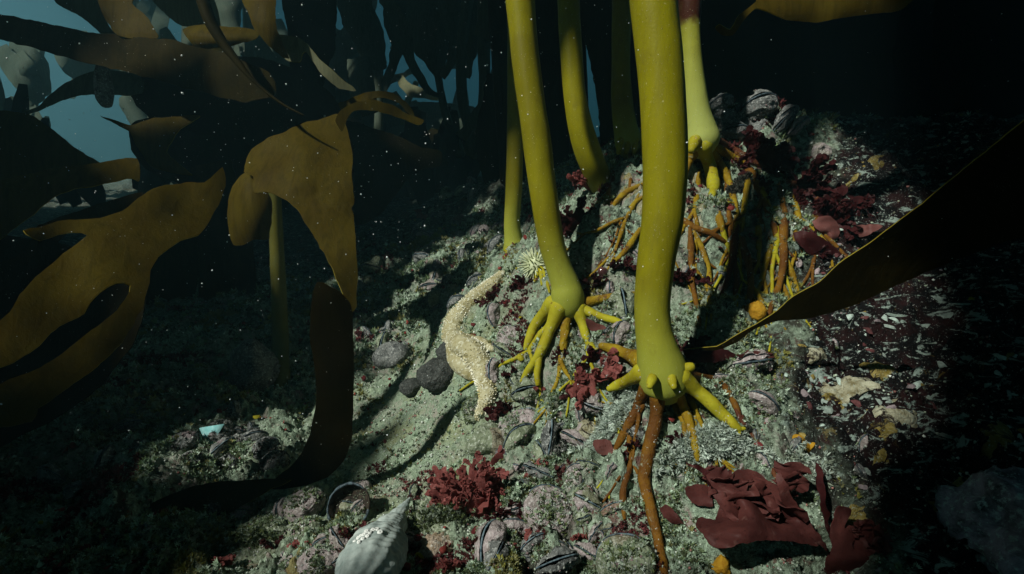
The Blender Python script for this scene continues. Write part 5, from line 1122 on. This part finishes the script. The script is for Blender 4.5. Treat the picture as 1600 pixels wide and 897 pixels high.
# ------------------------------------------------------------------ unseen kelp blades added overhead, with openings cut to shape the light pool
sa = unit(np.cross([0, 0, 1], SUN)); sb = np.cross(SUN, sa)
OPEN = [  # (share of blades that may still cross, outline of what the light reaches)
 (0, [(705,530,.52),(790,420,.57),(690,650,.52),(640,715,.50),(570,775,.43),(520,895,.35),(800,890,.34),(1150,890,.31),(1230,760,.33),(1230,640,.38),(1390,300,.6),(1300,240,.68),(1200,170,.70),
   (1100,110,.53),(1075,20,.52),(1030,-40,.34),(990,-40,.335),(810,-40,.43),(905,170,.535),(940,260,.56),(800,300,.66),(730,430,.66),(1400,650,.36)]),
 (0, [(395,190,.60),(350,270,.63),(350,385,.63),(560,160,.60),(665,185,.64),(556,490,.60),(530,500,.60),(400,230,.58),(480,170,.56)]),
 (0, [(345,895,.36),(400,830,.38),(520,790,.42),(560,895,.35)]),
 (0, [(0,420,.37),(0,670,.37),(0,300,.40),(100,240,.40),(340,260,.44),(310,380,.44),(230,460,.42),(120,630,.38)]),
 (.03, [(150,-20,.66),(245,60,.66),(420,110,.62),(390,-20,.6),(555,140,.62),(470,55,.62),(40,30,.62)]),
 (.88, [(240,630,.55),(350,640,.55),(350,720,.5),(220,730,.5)]),
 (.05, [(1500,750,.30),(1610,730,.30),(1610,900,.28),(1520,890,.29)]),
 (.12, [(480,-10,1.8),(780,-10,1.8),(780,230,2.4),(480,240,2.4),(600,-10,3.2),(760,200,3.2)]),
 (.22, [(800,290,1.2),(690,300,1.25),(690,390,.95),(730,440,.70),(790,420,.6)])]
def hull(p):
    p = sorted(map(tuple, p)); 
    def half(s):
        h = []
        for q in s:
            while len(h) > 1 and (h[-1][0]-h[-2][0])*(q[1]-h[-2][1]) - (h[-1][1]-h[-2][1])*(q[0]-h[-2][0]) <= 0: h.pop()
            h.append(q)
        return h
    return np.array(half(p)[:-1] + half(p[::-1])[:-1])
HULLS = [(pr, hull(np.array([[P(*q) @ sa, P(*q) @ sb] for q in pts]))) for pr, pts in OPEN]; EDGE = [(a, b, h.mean(0)) for pr, h in HULLS for a, b in zip(h, np.roll(h, -1, 0))]
bl, rc = [], random.Random(3)
for k in range(20000):
    FAR = k < 640
    if len(bl) >= 4200: break
    if k % 2: a, b, hc = rc.choice(EDGE); f_ = rc.random(); c2 = a + (b-a)*f_ + unit(a + (b-a)*.5 - hc)*abs(rc.gauss(0, .16)); Ls, Ws = rc.uniform(.12, .45), rc.uniform(.05, .12)
    elif k % 4 == 2: a, b, hc = rc.choice(EDGE); f_ = rc.random(); c2 = a + (b-a)*f_ + unit(a + (b-a)*.5 - hc)*abs(rc.gauss(0, .10)); Ls, Ws = rc.uniform(.05, .15), rc.uniform(.03, .06)
    else: c2 = np.array([rc.uniform(-3.4, 3.4), rc.uniform(-1.0, 4.2)]); Ls, Ws = rc.uniform(.8, 1.6), rc.uniform(.25, .5)
    if FAR: c2 = np.array([rc.uniform(-13, 13), rc.uniform(2.5, 10)]); Ls, Ws = rc.uniform(2.5, 4.5), rc.uniform(1, 1.8)
    an = rc.uniform(0, math.pi); u2 = np.array([math.cos(an), math.sin(an)]); v2 = np.array([-u2[1], u2[0]])
    foot = [c2 + u2*Ls*f + v2*Ws*.5*s for f in np.linspace(-.5, .5, 17) for s in (-1, 0, 1)]
    fx, fy = np.array(foot).T
    if any(in_poly(fx, fy, h_).any() and rc.random() >= pr for pr, h_ in HULLS): continue
    tt = rc.uniform(.85, 1.3) + (.5 if Ls > .6 else 0) + (.8 if FAR else 0); ctr = c2[0]*sa + c2[1]*sb + SUN*tt
    f = np.linspace(-.5, .5, 9); wv = Ws*.5*np.sqrt(np.maximum(.02, 1-(2*f)**2))*(1 + .2*np.sin(f*17+k))
    cl_ = ctr + (u2[0]*sa + u2[1]*sb)*(f*Ls)[:, None] + SUN*(.05*np.sin(f*5+k))[:, None]; sd_ = v2[0]*sa + v2[1]*sb
    V = np.stack([cl_ - sd_*wv[:, None], cl_ + SUN*.01, cl_ + sd_*wv[:, None]], 1).reshape(-1, 3)
    if any((q @ CF) > .02 and abs((q @ CR)/(q @ CF)) < 1.1 and abs((q @ CU)/(q @ CF)) < .62 for q in V): continue
    bl.append((V, grid_faces(9, 3)))
for q, Ls, Ws, an in [(P(886, 20, .53), .16, .07, 1.2), (P(890, -60, .53), .2, .1, .4)]:  # extra blades added to shade the top of the curved stipe
    c2 = np.array([q @ sa, q @ sb]); u2 = np.array([math.cos(an), math.sin(an)]); v2 = np.array([-u2[1], u2[0]]); f = np.linspace(-.5, .5, 9); wv = Ws*.5*np.sqrt(np.maximum(.02, 1-(2*f)**2))
    cl_ = c2[0]*sa + c2[1]*sb + SUN*1.0 + (u2[0]*sa + u2[1]*sb)*(f*Ls)[:, None]; sd_ = v2[0]*sa + v2[1]*sb
    bl.append((np.stack([cl_ - sd_*wv[:, None], cl_ + SUN*.01, cl_ + sd_*wv[:, None]], 1).reshape(-1, 3), grid_faces(9, 3)))
V, F = join(bl); o = mk('added_shade_blades', V, F, M['kelp_dark']); o['kind'] = 'stuff'; tag(o, 'unseen kelp blades added overhead to shade the reef', 'kelp')
md = o.modifiers.new('thickness', 'SOLIDIFY'); md.thickness = .002; md.offset = 0

# ------------------------------------------------------------------ the water between things
def haze_box():
    m = bpy.data.materials.new('haze'); m.use_nodes = True; t = m.node_tree; t.nodes.clear(); ou = t.nodes.new('ShaderNodeOutputMaterial'); v = t.nodes.new('ShaderNodeVolumePrincipled')
    v.inputs['Color'].default_value = (.34, .74, .86, 1); v.inputs['Density'].default_value = .040; v.inputs['Anisotropy'].default_value = .3; t.links.new(v.outputs[0], ou.inputs['Volume'])
    x0, x1, y0, y1, z0, z1 = -10.6, 10.6, -10.6, 10.6, -1.4, 9.0
    V = np.array([[x, y, z] for x in (x0, x1) for y in (y0, y1) for z in (z0, z1)]); F = np.array([[0, 1, 3, 2], [4, 6, 7, 5], [0, 4, 5, 1], [2, 3, 7, 6], [0, 2, 6, 4], [1, 5, 7, 3]])
    o = mk('haze', V, F, m, smooth=False); o['kind'] = 'stuff'; return o
haze_box()
